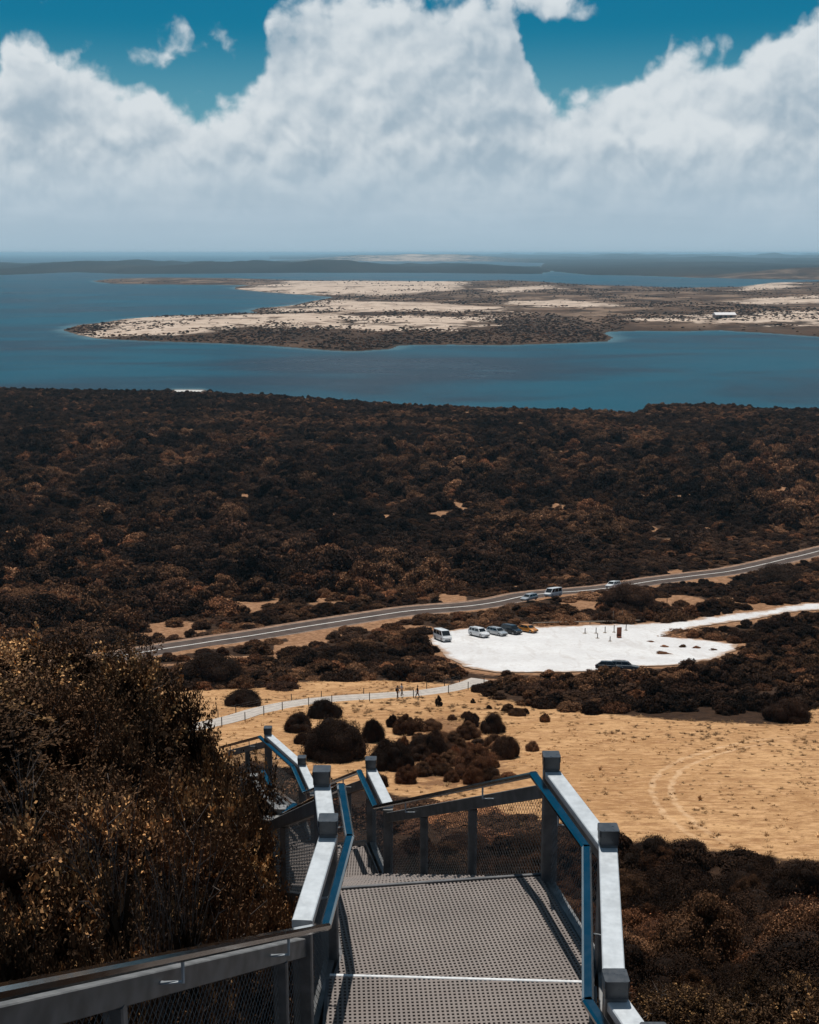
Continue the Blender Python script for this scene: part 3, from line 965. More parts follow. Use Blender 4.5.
def heath_shrub(seed, rad=1.15, hgt=2.3, ntw=1900, per=40, bare=0):
    """tall heath shrub seen from close by: branching stems, twigs and narrow leaves in sprays"""
    rng = np.random.default_rng(seed)
    mb = MB()
    for i in range(9):
        a = rng.random() * 2 * PI; lean = .2 + .4 * rng.random()
        p = Vector((.08 * math.cos(a), .08 * math.sin(a), 0)); pts = [p]
        dvec = Vector((lean * math.cos(a), lean * math.sin(a), 1)).normalized()
        for s in range(5):
            dvec = (dvec + Vector(rng.normal(size=3) * .16)).normalized()
            p = p + dvec * hgt * .155; pts.append(p)
        mb.tube(pts, [.030, .025, .020, .014, .009, .005], 5)
        for pt in pts[2:]:
            for _ in range(3):
                d2 = Vector(rng.normal(size=3)); d2.z = abs(d2.z) * .8 + .3; d2.normalize()
                e = pt + d2 * (.15 + .22 * rng.random()); mid = pt.lerp(e, .5) + Vector(rng.normal(size=3) * .03)
                mb.tube([pt, mid, e], [.007, .005, .002], 4)
    LB = lobes(rng, 22, rad, hgt, .85)
    for i in range(20):                             # the flanks
        a = rng.random() * 2 * PI; z = hgt * (.10 + .62 * rng.random()); r_ = rad * (.5 + .25 * rng.random())
        LB.append((r_ * math.cos(a), r_ * math.sin(a), z, rad * .36, rad * .36))
    P_, D_, T_, LN, WD = [], [], [], [], []
    for (x, y, z, s, sz) in LB:
        k = ntw // len(LB)
        d = rng.normal(size=(k, 3)); d /= np.linalg.norm(d, axis=1, keepdims=True)
        d[:, 2] = np.where(d[:, 2] < -.3, -d[:, 2], d[:, 2])
        c_ = np.array([x, y, z])
        st = c_ + d * np.array([s, s, sz]) * (.40 + .35 * rng.random((k, 1)))
        dd = d + .45 * rng.normal(size=(k, 3)); dd[:, 2] += .35; dd /= np.linalg.norm(dd, axis=1, keepdims=True)
        ln = (.14 + .2 * rng.random((k, 1)))
        gold = rng.random(k) < (.02 if rng.random() < .80 else .5)
        shade = rng.random() ** 1.5 * .5 - .08
        tt = rng.random((k, per, 1)) ** .75
        pts = st[:, None] + dd[:, None] * ln[:, None] * tt + rng.normal(size=(k, per, 3)) * .020
        base = shade + .40 * rng.random((k, per)) + .14 * tt[:, :, 0]
        ti = np.where((tt[:, :, 0] > .45) & gold[:, None], .72 + .28 * rng.random((k, per)), np.minimum(base, .64))
        P_.append(pts.reshape(-1, 3)); D_.append(np.repeat(dd, per, 0)); T_.append(ti.ravel())
        big = ti.ravel() > .7
        LN.append(np.where(big, .030, .034)); WD.append(np.where(big, .0125, .0085))
        for j in range(0, k, 6):
            mb.tube([st[j], st[j] + dd[j] * ln[j] * 1.1], [.0035, .0012], 3)
        for j in range(bare):
            w0 = c_ + d[j % k] * s * .3; d3 = d[j % k] * .6 + rng.normal(size=3) * .35 + np.array([0, 0, .55]); d3 /= np.linalg.norm(d3)
            w1 = w0 + d3 * (.2 + .2 * rng.random()); w2 = w1 + (d3 + rng.normal(size=3) * .35) * (.12 + .2 * rng.random()); w3 = w1 + (d3 + rng.normal(size=3) * .45) * (.1 + .2 * rng.random())
            mb.tube([w0, w1, w2], [.0050, .0036, .0012], 3); mb.tube([w1, w3], [.0030, .0010], 3)
        # large dark-tinted leaves filling the inside of the crown
        ki = 420 if not bare else 150
        di = rng.normal(size=(ki, 3)); di /= np.linalg.norm(di, axis=1, keepdims=True)
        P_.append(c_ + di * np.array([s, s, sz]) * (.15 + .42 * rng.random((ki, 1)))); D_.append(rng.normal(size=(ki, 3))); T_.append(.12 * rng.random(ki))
        LN.append(np.full(ki, .11)); WD.append(np.full(ki, .034))
    pts, nr_, ti = np.concatenate(P_), np.concatenate(D_), np.concatenate(T_)
    LN, WD = np.concatenate(LN), np.concatenate(WD)
    pts[:, 2] = np.maximum(pts[:, 2], .01)
    n = len(pts)
    t = nr_ + .75 * rng.normal(size=(n, 3)); t /= np.linalg.norm(t, axis=1, keepdims=True)
    b_ = np.cross(t, rng.normal(size=(n, 3))); b_ /= np.linalg.norm(b_, axis=1, keepdims=True)
    L = (LN * (.6 + .8 * rng.random(n)))[:, None]; Wd = (WD * (.7 + .6 * rng.random(n)))[:, None]
    v = np.stack([pts, pts + t * L * .5 + b_ * Wd, pts + t * L, pts + t * L * .5 - b_ * Wd], 1).reshape(-1, 3)
    fol = np_mesh('foliage', v, np.arange(4 * n).reshape(-1, 4), dict(tint=np.repeat(ti, 4)))
    stem = bpy.data.meshes.new('stem'); stem.from_pydata(mb.v, [], mb.f); stem.update()
    fol.materials.append(M['near_leaf']); stem.materials.append(M['stem'])
    return fol, stem


HEATH = [heath_shrub(100 + i, 1.1 + .12 * i, 2.3 + .1 * i) for i in range(4)] + [heath_shrub(140, 1.1, 2.3, 620, 30, 10)]


def place_heath(px, Y_, top_py, r, label, group, k, rz):
    d = ray(px, top_py); t = Y_ / d[1]
    x = d[0] * t; ztop = 100 + d[2] * t
    zb = hz(x, Y_) - .15
    hgt = ztop - zb
    base_h = 2.3 + .1 * (k % 4); base_r = 1.1 + .12 * (k % 4)
    sz = hgt / base_h
    root = empty('heath_shrub', (x, Y_, zb), rz)
    sr = r / base_r
    root.scale = (sr, sr, max(sz, .55))
    tag(root, label, 'shrub', group)
    link('foliage', HEATH[k][0], None, root); link('stem', HEATH[k][1], None, root)


GH = 'tall heath shrubs on the hillside left of the stairs'
LH = 'tall brown heath shrub with fine leaves massed on the hillside left of the stairs'
near = [(20, 13.5, 645, 1.5), (88, 13, 648, 1.3), (140, 13.5, 668, 1.1), (182, 13.2, 692, .9), (216, 12.6, 735, .8), (-40, 12, 650, 1.4),
        (60, 10.6, 686, 1.2), (128, 10.4, 712, 1.1), (186, 10.6, 756, .95), (232, 11.2, 778, .7), (-20, 9.4, 720, 1.2), (34, 8.6, 752, 1.1), (98, 8.5, 778, 1.0),
        (160, 8.7, 806, .9), (214, 9.2, 822, .75), (252, 10.2, 838, .55), (40, 6.9, 836, .85), (104, 7.0, 856, .8), (168, 7.4, 872, .7),
        (222, 7.9, 886, .6), (-30, 6.6, 800, .9), (262, 8.9, 900, .42), (0, 5.6, 900, .6), (80, 5.9, 915, .55), (150, 6.4, 925, .5), (205, 6.9, 930, .45),
        (60, 15, 636, 1.6), (108, 16, 648, 1.3), (10, 17, 630, 1.6), (160, 15, 672, 1.0), (236, 12.8, 812, .7), (205, 15.5, 742, 1.0), (-120, 9, 690, 1.4), (-160, 13, 640, 1.6)]
for i, (px, Y_, ty, r) in enumerate(near):
    place_heath(px, Y_, ty, r, LH, GH, i % 4, i * 1.7)
for i, (px, Y_, ty, r) in enumerate([(128, 6.3, 872, .62), (176, 6.2, 905, .5), (24, 7.6, 815, .7)]):
    place_heath(px, Y_, ty, r, 'half bare heath shrub of grey twigs among the leafy shrubs left of the stairs', 'half bare heath shrubs left of the stairs', 4, i * 2.1)

# ---- bushes further off
PROTO_FINE = [dome_bush('shrub', 200 + i, 1., [.95, 1.15, .8][i], 34, 30000, .040, .015, .8) for i in range(3)]
PROTO_MID = [dome_bush('shrub', 300 + i, 1., [.8, 1.0, .9, .7, 1.15][i], [22, 28, 18, 32, 24][i], 4200, .115, .060, .75) for i in range(5)]
for me_ in PROTO_FINE: me_.materials.append(M['scrub'])
for me_ in PROTO_MID: me_.materials.append(M['scrub'])
DARK_MID = [mm.copy() for mm in PROTO_MID]
for me_ in DARK_MID: me_.materials.clear(); me_.materials.append(M['dark_scrub'])
DARK_FINE = [dome_bush('shrub', 250 + i, 1., [.85, 1.05][i], 36, 28000, .042, .017, .8) for i in range(2)]
for me_ in DARK_FINE: me_.materials.append(M['dark_scrub'])

PROTO_OBJ = {}


def bush(mesh, x, y, r, hgt, label, group=None, rz=None, sink=.12, name='shrub'):
    o = bpy.data.objects.new(name, mesh)
    o.location = (x, y, hz(x, y) - sink)
    o.scale = (r, r * random.uniform(.85, 1.15), hgt)
    o.rotation_euler = (0, 0, random.uniform(0, 6.28) if rz is None else rz)
    COL.objects.link(o)
    tag(o, label, 'shrub', group)
    PROTO_OBJ.setdefault(mesh.name, o)
    return o


# single bushes of the field and the roadside, by eye: pixel of the base, width and height in pixels
def px_bush(px, py, w, h, label, dark=True, fine=False, group=None):
    x, y = ground_at(px, py)
    zd = project(x, y, hz(x, y))[2]
    r = w * zd / F / 2
    dep = (100 - hz(x, y)) / math.hypot(zd, 1)
    hm = max(.35, (h - .33 * w * .5) * zd / F / .95)
    y2 = y + r * .35
    me_ = random.choice((DARK_FINE if dark else PROTO_FINE) if fine else (DARK_MID if dark else PROTO_MID))
    return bush(me_, x, y2, r * 1.12, hm * 1.12, label, group)


px_bush(333, 759, 58, 46, 'largest round dark bush on the golden slope beyond the stairs', True, True)
px_bush(324, 718, 33, 26, 'dark round bush against the pale path just behind the largest bush', True, True)
px_bush(298, 732, 26, 22, 'dark bush left of the largest round bush, below the path', True, True)
px_bush(303, 744, 18, 16, 'small dark bush tucked against the left side of the largest round bush', True, True)
px_bush(373, 742, 22, 30, 'tall dark bush just right of the largest round bush', True, True)
px_bush(391, 769, 42, 38, 'broad dark bush right of the largest one, behind the far white capped post', True, True)
px_bush(392, 727, 12, 14, 'small dark bush alone below the path, under the three walkers', True)
px_bush(418, 731, 22, 18, 'low brown bush beside the small lone bush on the golden slope', False)
px_bush(434, 757, 27, 34, 'upright dark bush in the middle of the golden slope', True, True)
px_bush(472, 727, 14, 15, 'small dark bush in the middle of the upper golden slope', True)
px_bush(493, 733, 24, 22, 'dark bush at the upper right of the bush cluster on the golden slope', True, True)
px_bush(506, 758, 28, 30, 'dark bush at the right end of the cluster, nearest the open field', True, True)
px_bush(476, 776, 48, 32, 'wide reddish brown bush behind the sloping rail of the stairs', False, True)
px_bush(455, 760, 13, 20, 'thin greyish bush between two dark bushes on the golden slope', False, True)
px_bush(439, 706, 8, 10, 'tiny dark bush beside the path, right of the walkers', True)
px_bush(473, 703, 5, 5, 'tiny round tuft bush near the end of the path', True)
px_bush(508, 712, 13, 10, 'small brown bush at the edge of the scrub above the open field', False)
px_bush(525, 714, 10, 8, 'very small brown bush in front of the scrub edge above the field', False)
px_bush(545, 722, 9, 14, 'sparse upright weed bush at the upper edge of the open field', False)
px_bush(489, 709, 5, 6, 'tiny brown tuft left of the scrub edge', False)
px_bush(404, 748, 10, 12, 'small brown bush between the broad and the upright dark bush', False)
px_bush(243, 706, 34, 24, 'dark rounded bush at the left end of the pale path', True, True)
px_bush(283, 690, 30, 14, 'low dark bush above the left part of the path', True)
px_bush(630, 611, 52, 32, 'large dark bush hiding part of the road above the car park', True, True)
px_bush(551, 609, 26, 9, 'low dark bush in front of the white four wheel drive by the road', True)
px_bush(522, 609, 32, 7, 'low brown bush in front of the silver car by the road', False)
px_bush(782, 582, 54, 27, 'large dark bush in front of the right end of the road', True, True)
px_bush(210, 686, 66, 40, 'broad dark bush below the left end of the road', True, True)
px_bush(137, 648, 32, 20, 'dark bush on bare ground just above the left end of the road', True)
px_bush(190, 637, 12, 10, 'small bush on the bare orange patch above the road', True)
px_bush(700, 640, 62, 12, 'low long dark bush reaching into the white car park from the right', False)
px_bush(590, 600, 34, 12, 'low brown bush between the road and the car park, left of the large dark bush', False)
px_bush(790, 722, 42, 28, 'dark bush at the right end of the scrub above the open field', True, True)
px_bush(605, 688, 32, 22, 'low brown bush in front of the half hidden dark car', False)
px_bush(630, 686, 34, 25, 'low brown bush in front of the half hidden grey car', False)
_cr = random.Random(5)
for k in range(60):
    cx_, cy_ = _cr.gauss(452, 40), _cr.gauss(755, 18)
    if not (352 < cx_ < 535 and 712 < cy_ < 790): continue
    wd_ = _cr.uniform(9, 24)
    px_bush(cx_, cy_, wd_, wd_ * _cr.uniform(.55, .95), 'low reddish brown scrub bush among the dark bushes of the golden slope', _cr.random() < .25, True, 'low scrub among the dark bushes on the golden slope')
n_single = len([o for o in COL.objects if o.name.startswith('shrub')])

# small plants on the car park
for i, (px, py, w, h, lb) in enumerate([(652, 643, 12, 4, 'leftmost low brown tuft on the white car park'), (665, 648, 10, 4, 'low brown tuft on the car park in front of the rest'),
                          (683, 648, 8, 5, 'upright brown tuft in the middle of the car park end'), (697, 649, 9, 5, 'round brown tuft near the right end of the car park'),
                          (713, 651, 10, 4, 'rightmost low brown tuft on the white car park'), (664, 655, 16, 6, 'wider brown tuft at the near edge of the car park')]):
    px_bush(px, py, w, h, lb, False)

# ---- the scrub itself
road_band = [(p[0], p[1] - 5) for p in ROAD_PX] + [(p[0], p[1] + 4) for p in ROAD_PX[::-1]]
path_band = [(p[0], p[1] - 5) for p in PATH_PX] + [(p[0], p[1] + 3) for p in PATH_PX[::-1]]


def scatter_region(y0, y1, step, xl, xr, seed):
    rng = np.random.default_rng(seed)
    pts = []
    y = y0
    gy = np.arange(y0, y1, step)
    out = []
    for yy in gy:
        xs = np.arange(xl(yy), xr(yy), step)
        out.append(np.stack([xs + step * (rng.random(len(xs)) - .5) * .95, np.full(len(xs), yy) + step * (rng.random(len(xs)) - .5) * .95], 1))
    p = np.concatenate(out)
    return p, rng


def filter_scrub(p, r, h):
    """drop bushes on the open ground, and those whose top would hide it"""
    x, y = p[:, 0], p[:, 1]
    z = height(x, y)
    ok = (polyline_dist(ROAD, x, y) > 5.6 + r * .5) & (sdf(LOT, x, y) < -r * .5) & (sdf(FIELD, x, y) < 0) & (polyline_dist(PATH, x, y) > 3.0 + r)
    ok &= z > .2
    ok &= ~((soil_mask(x, y) > .05) & (fbm(x / 3, y / 3, 88, 2) < .62))
    for frac in (.55, .9):
        px, py, zd = project(x, y, z + h * frac)
        for band in (road_band, LOT_PX, path_band, FIELD_PX, [(174, 387), (203, 387), (204, 391.5), (176, 391.5)]):
            ok &= ~(sdf(band, px, py) > (2.0 if band is not FIELD_PX else 4.0))
    px, py, zd = project(x, y, z + h)
    for dx_ in (-.7, .7):
        px2 = px + dx_ * r * F / zd
        py2 = project(x, y, z + h * .5)[1]
        ok &= ~(sdf(LOT_PX, px2, py2) > 1.2)
    return ok


def clearing(x, y):
    return fbm(x / 9, y / 13, 61, 3)


# slope under and right of the stairs, and up to the field
p, rng = scatter_region(9, 118, 2.35, lambda yy: -16 - .30 * yy, lambda yy: 12 + .42 * yy, 5)
x, y = p[:, 0], p[:, 1]
r = .7 + 1.35 * rng.random(len(p)) ** 1.8 + .010 * y * rng.random(len(p)); h = r * (.9 + .9 * rng.random(len(p)))
stairline = [(A_b.x - .8, A_b.y), (.35, 7.5), (.2, 9.3), (-.9, 14.3), (-1.6, 18.6), (-2.3, 20.6), (-3.6, 24.4)]
sd_ = polyline_dist(stairline, x, y)
ok = sdf(FIELD, x, y) < -1
ok &= ~((sd_ < 1.6 + r) & (y < 26))
ok &= ~((x < -1) & (y < 15.5))
z = height(x, y)
# below the sight line to the field
lim = np.where(x > -1.5, 100 - .492 * y, 100 - .43 * y)
h = np.minimum(h, np.maximum(lim - z, .6) / .95)
for frac in (.6, 1.0):
    px, py, zd = project(x, y, z + h * frac)
    ok &= ~(sdf(FIELD_PX, px, py) > 9)
ok &= z + .6 < lim + 20
ok &= ~((soil_mask(x, y) > .1))
ok &= clearing(x, y) > .24
h = np.where(y < 30, np.minimum(h, 2.2), h); r = np.where(y < 30, np.minimum(r, 1.25), r)
slope_p = np.stack([x, y, r, h], 1)[ok]

# coastal plain
p, rng = scatter_region(150, 960, 3.0, lambda yy: -.37 * yy - 14, lambda yy: .37 * yy + 14, 6)
x, y = p[:, 0], p[:, 1]
big = fbm(x / 60, y / 60, 71, 3)
tall = (rng.random(len(p)) < .04 + .16 * smooth(.40, .60, big)) & (polyline_dist(ROAD, x, y) > 22) & (sdf(LOT, x, y) < -40) & (sdf(FIELD, x, y) < -30) & (y < 640)
r = 1.1 + 1.0 * rng.random(len(p)) ** 1.8 + tall * (1.3 + 2.2 * rng.random(len(p))) + .0006 * y
h = r * (.75 + .75 * rng.random(len(p)) * (0.4 + 1.0 * big)) + tall * 1.0
nearroad = polyline_dist(ROAD, x, y) < 26
h = np.where(nearroad, h * .8, h)
ok = filter_scrub(p, r, h)
cl = clearing(x, y)
ok &= cl > .27
ok &= ~(sdf(BEACH, x, y) > -4)
plain_p = np.stack([x, y, r, h], 1)[ok]

allp = np.concatenate([np.concatenate([slope_p, np.zeros((len(slope_p), 1))], 1), np.concatenate([plain_p, np.ones((len(plain_p), 1))], 1)])
px, py, zd = project(allp[:, 0], allp[:, 1], height(allp[:, 0], allp[:, 1]) + allp[:, 3] * .6)
pyt = project(allp[:, 0], allp[:, 1], height(allp[:, 0], allp[:, 1]) + allp[:, 3] * 1.1)[1]
vis = (px > -40) & (px < 870) & (pyt < 1040) & (py > 250)
vis &= ~((px < 235) & (py > 660)) & ~((px < 120) & (py > 640))
vis &= ~((px > 330) & (px < 560) & (py > 870))
size = allp[:, 2] / zd * vis
order = np.argsort(-size)
KEEP = 165
ind, rest = order[:KEEP], order[KEEP:]
for i in ind:
    x, y, r_, h_, zone = allp[i]
    if zone == 0 and zd[i] < 30:
        k = random.randrange(4); base_h = 2.3 + .1 * k; base_r = 1.1 + .12 * k
        root = empty('heath_shrub', (x, y, hz(x, y) - .15), random.uniform(0, 6.28))
        root.scale = (min(1.25, r_ / base_r * 1.05),) * 2 + (min(1.4, max(.5, (h_ + .15) / base_h)),)
        tag(root, 'brown leafy heath shrub on the steep slope under the stairs', 'shrub', 'leafy heath shrubs on the slope under the stairs')
        link('foliage', HEATH[k][0], None, root); link('stem', HEATH[k][1], None, root)
        continue
    if zone == 0:
        me_ = PROTO_FINE[random.randrange(3)] if zd[i] < 95 else PROTO_MID[random.randrange(5)]
        lb, gr = 'brown scrub bush in the dense thicket on the slope below the stairs', 'scrub bushes on the slope below the stairs'
    elif y < 232 + .3 * x:
        me_ = PROTO_MID[random.randrange(5)]
        lb, gr = 'dark brown scrub bush in the thicket between the golden field and the white car park', 'scrub bushes between the field and the car park'
    else:
        me_ = PROTO_MID[random.randrange(5)]
        lb, gr = 'dark brown scrub bush in the thicket around the car park and the road', 'scrub bushes around the car park and the road'
    if random.random() < (.6 if zone == 0 else .35):  # slope takes more dark bushes: its shade is put into the leaf colour
        me_ = DARK_MID[PROTO_MID.index(me_)] if me_ in PROTO_MID else DARK_FINE[random.randrange(2)]
    bush(me_, x, y, r_ * 1.12, h_, lb, gr)


def scatter_nodes(name, pts, scl, idx, protos, rng, tilt=.12):
    """one object that scatters the given plant objects over its points with geometry nodes"""
    me_ = bpy.data.meshes.new(name)
    me_.vertices.add(len(pts)); me_.vertices.foreach_set('co', np.asarray(pts, np.float32).ravel())
    rot = np.stack([rng.normal(size=len(pts)) * tilt, rng.normal(size=len(pts)) * tilt, rng.random(len(pts)) * 6.28], 1)
    a = me_.attributes.new('rot', 'FLOAT_VECTOR', 'POINT'); a.data.foreach_set('vector', rot.astype(np.float32).ravel())
    a = me_.attributes.new('scl', 'FLOAT_VECTOR', 'POINT'); a.data.foreach_set('vector', np.asarray(scl, np.float32).ravel())
    a = me_.attributes.new('pick', 'INT', 'POINT'); a.data.foreach_set('value', np.asarray(idx, np.int32))
    o = bpy.data.objects.new(name, me_); COL.objects.link(o)
    ng = bpy.data.node_groups.new(name + ' scatter', 'GeometryNodeTree')
    ng.interface.new_socket('Geometry', in_out='INPUT', socket_type='NodeSocketGeometry')
    ng.interface.new_socket('Geometry', in_out='OUTPUT', socket_type='NodeSocketGeometry')
    N = ng.nodes; gi = N.new('NodeGroupInput'); go = N.new('NodeGroupOutput')
    ip = N.new('GeometryNodeInstanceOnPoints'); jn = N.new('GeometryNodeJoinGeometry')
    for pr in protos:
        oi = N.new('GeometryNodeObjectInfo'); oi.transform_space = 'ORIGINAL'
        oi.inputs['Object'].default_value = pr; oi.inputs['As Instance'].default_value = True
        ng.links.new(oi.outputs['Geometry'], jn.inputs[0])

    def na(nm, ty):
        n = N.new('GeometryNodeInputNamedAttribute'); n.data_type = ty; n.inputs['Name'].default_value = nm
        return n.outputs['Attribute']
    ng.links.new(gi.outputs[0], ip.inputs['Points']); ng.links.new(jn.outputs[0], ip.inputs['Instance'])
    ip.inputs['Pick Instance'].default_value = True
    ng.links.new(na('pick', 'INT'), ip.inputs['Instance Index'])
    ng.links.new(na('rot', 'FLOAT_VECTOR'), ip.inputs['Rotation'])
    ng.links.new(na('scl', 'FLOAT_VECTOR'), ip.inputs['Scale'])
    ng.links.new(ip.outputs[0], go.inputs[0])
    md = o.modifiers.new('scatter', 'NODES'); md.node_group = ng
    return o


def need(mesh):
    """a placed shrub that carries this mesh"""
    return PROTO_OBJ[mesh.name]


mids = [mm for mm in PROTO_MID + DARK_MID if mm.name in PROTO_OBJ]
fines = [mm for mm in PROTO_FINE + DARK_FINE if mm.name in PROTO_OBJ]
rp = allp[rest]
sc = np.stack([rp[:, 2] * 1.12, rp[:, 2] * 1.12 * RNG.uniform(.85, 1.15, len(rp)), rp[:, 3]], 1)
nmid = sum(mm in PROTO_MID for mm in mids)
darkp = smooth(.45, .62, fbm(rp[:, 0] / 50, rp[:, 1] / 80, 77, 3)) * .55 + .12
pick = np.where(RNG.random(len(rp)) < darkp, RNG.integers(nmid, max(len(mids), nmid + 1), len(rp)), RNG.integers(0, nmid, len(rp))) % len(mids)
sl_ = (rp[:, 4] == 0) & (rp[:, 1] < 80)
pos = np.stack([rp[:, 0], rp[:, 1], height(rp[:, 0], rp[:, 1]) - .12], 1)
scrub = scatter_nodes('coastal_scrub', pos[~sl_], sc[~sl_], pick[~sl_], [need(mm) for mm in mids], RNG, .06)
tag(scrub, 'dense brown scrub covering the plain between the road and the lagoon', 'scrub', kind='stuff')
scrub2 = scatter_nodes('slope_scrub', pos[sl_], sc[sl_], np.where(RNG.random(int(sl_.sum())) < .62, RNG.integers(len(fines) - 2, len(fines), int(sl_.sum())), RNG.integers(0, len(fines), int(sl_.sum()))), [need(mm) for mm in fines], RNG, .06)  # dark meshes favoured here too, painting the slope's shade into the foliage
tag(scrub2, 'brown scrub covering the steep slope under the stairs', 'scrub', kind='stuff')
print('scrub', len(rp), 'slope', len(slope_p), 'plain', len(plain_p))

# scrub of the peninsula
rng = np.random.default_rng(17)
n = 95000
ppx = rng.uniform(60, 830, n); ppy = rng.uniform(281, 351, n)
gp = np.array([at_z0(a, b_) for a, b_ in zip(ppx, ppy)])
x, y = gp[:, 0], gp[:, 1]
z = height(x, y)
sm_ = np.zeros(n)
for pl in SAND:
    sm_ = np.maximum(sm_, smooth(-18, 28, sdf(pl, x, y)))
dens = fbm(x / 85, y / 170, 91, 4)
clump = smooth(.44, .56, dens - .10 * sm_)
keep = (z > .7) & (rng.random(n) < (.03 + .80 * clump) * np.where(sm_ > .5, .45, .75))
x, y, z = x[keep], y[keep], z[keep]
r = (.7 + 1.5 * rng.random(len(x)) ** 2.5) * (1 + .00012 * y)
pen = scatter_nodes('peninsula_scrub', np.stack([x, y, z - .2], 1), np.stack([r, r, r * (.55 + .35 * rng.random(len(x)))], 1),
                    rng.integers(0, len(mids), len(x)), [need(mm) for mm in mids], rng, .05)
tag(pen, 'low dark scrub dotted over the sandy peninsula across the water', 'scrub', kind='stuff')
print('peninsula', len(x))

# dry grass
def tuft(seed, n=16):
    rng = np.random.default_rng(seed)
    V, Fq, T = [], [], []
    for i in range(n):
        a = rng.random() * 2 * PI; rr_ = .14 * rng.random(); h_ = .22 + .25 * rng.random(); w = .016 + .02 * rng.random()
        bx, by = rr_ * math.cos(a), rr_ * math.sin(a); lx, ly = rng.normal(size=2) * .14
        ox, oy = -math.sin(a) * w, math.cos(a) * w
        k = len(V)
        V += [(bx - ox, by - oy, 0), (bx + ox, by + oy, 0), (bx + lx + ox * .5, by + ly + oy * .5, h_), (bx + lx - ox * .5, by + ly - oy * .5, h_)]
        Fq.append((k, k + 1, k + 2, k + 3)); T += [.1 + .8 * rng.random()] * 4
    return np_mesh('grass_tuft', np.array(V), np.array(Fq), dict(tint=np.array(T)))


TUFTS = []
for i, (px_, py_, lb) in enumerate([(700, 800, 'clump of dry straw grass on the open field below the wheel tracks'), (600, 770, 'clump of dry straw grass on the open field right of the stairs'),
                                    (430, 712, 'clump of dry straw grass on the slope just below the path')]):
    me_ = tuft(400 + i, 60 if i == 0 else 40); me_.materials.append(M['straw'])
    gx_, gy_ = ground_at(px_, py_)
    o = bpy.data.objects.new('grass_clump', me_); o.location = (gx_, gy_, hz(gx_, gy_) - .03); COL.objects.link(o)
    tag(o, lb, 'grass'); TUFTS.append(o)
xs = [p_[0] for p_ in FIELD]; ys2 = [p_[1] for p_ in FIELD]
rng = np.random.default_rng(23)
n = 130000
x = rng.uniform(min(xs), min(max(xs), 75), n); y = rng.uniform(min(ys2), max(ys2), n)
keep = (sdf(FIELD, x, y) > -2) & (polyline_dist(PATH, x, y) > 1.9) & (rng.random(n) < .02 + .32 * np.clip(fbm(x / 2.2, y / 3.5, 95, 3) - .42, 0, .6)) & (x > -45)
x, y = x[keep], y[keep]
s_ = (.35 + .75 * rng.random(len(x)) ** 2) * (.6 + .8 * fbm(x / 12, y / 12, 96, 2))
s_ = np.where(y > 120, s_ * 1.25, s_)
grs = scatter_nodes('dry_grass', np.stack([x, y, height(x, y) - .03], 1), np.stack([s_ * 1.25, s_ * 1.25, s_ * .38], 1), rng.integers(0, 3, len(x)), TUFTS, rng, .1)
tag(grs, 'golden dry grass covering the open field and slope', 'grass', kind='stuff')
print('grass', len(x))


# ------------------------------------------------------------------ vehicles
def loft(mb, stations, close=True):
    """stations: (x, [(y, z) profile going round]) lofted along x"""
    n = len(stations[0][1]); base = []
    vs = [(x, y, z) for x, pr in stations for (y, z) in pr]
    fs = [(i * n + k, i * n + (k + 1) % n, (i + 1) * n + (k + 1) % n, (i + 1) * n + k) for i in range(len(stations) - 1) for k in range(n)]
    fs += [tuple(range(n - 1, -1, -1)), tuple((len(stations) - 1) * n + k for k in range(n))]
    mb.add(vs, fs)


KINDS = {
    # length, width, stations of the lower body (x fraction from the front, belt height, half width share), cabin (front foot, front top, rear top, rear foot), roof height
    'wagon': dict(L=4.75, W=1.82, H=1.50, belt=.92, nose=.72, hood=.27, cab=(.25, .38, .90, .985), bumper=.30),
    'suv': dict(L=4.70, W=1.88, H=1.74, belt=1.05, nose=.88, hood=.26, cab=(.25, .36, .93, .99), bumper=.36),
    'hatch': dict(L=4.25, W=1.78, H=1.46, belt=.90, nose=.70, hood=.25, cab=(.24, .40, .80, .97), bumper=.28),
    'van': dict(L=4.90, W=1.92, H=2.12, belt=1.12, nose=.98, hood=.12, cab=(.10, .25, .975, .995), bumper=.36),
}


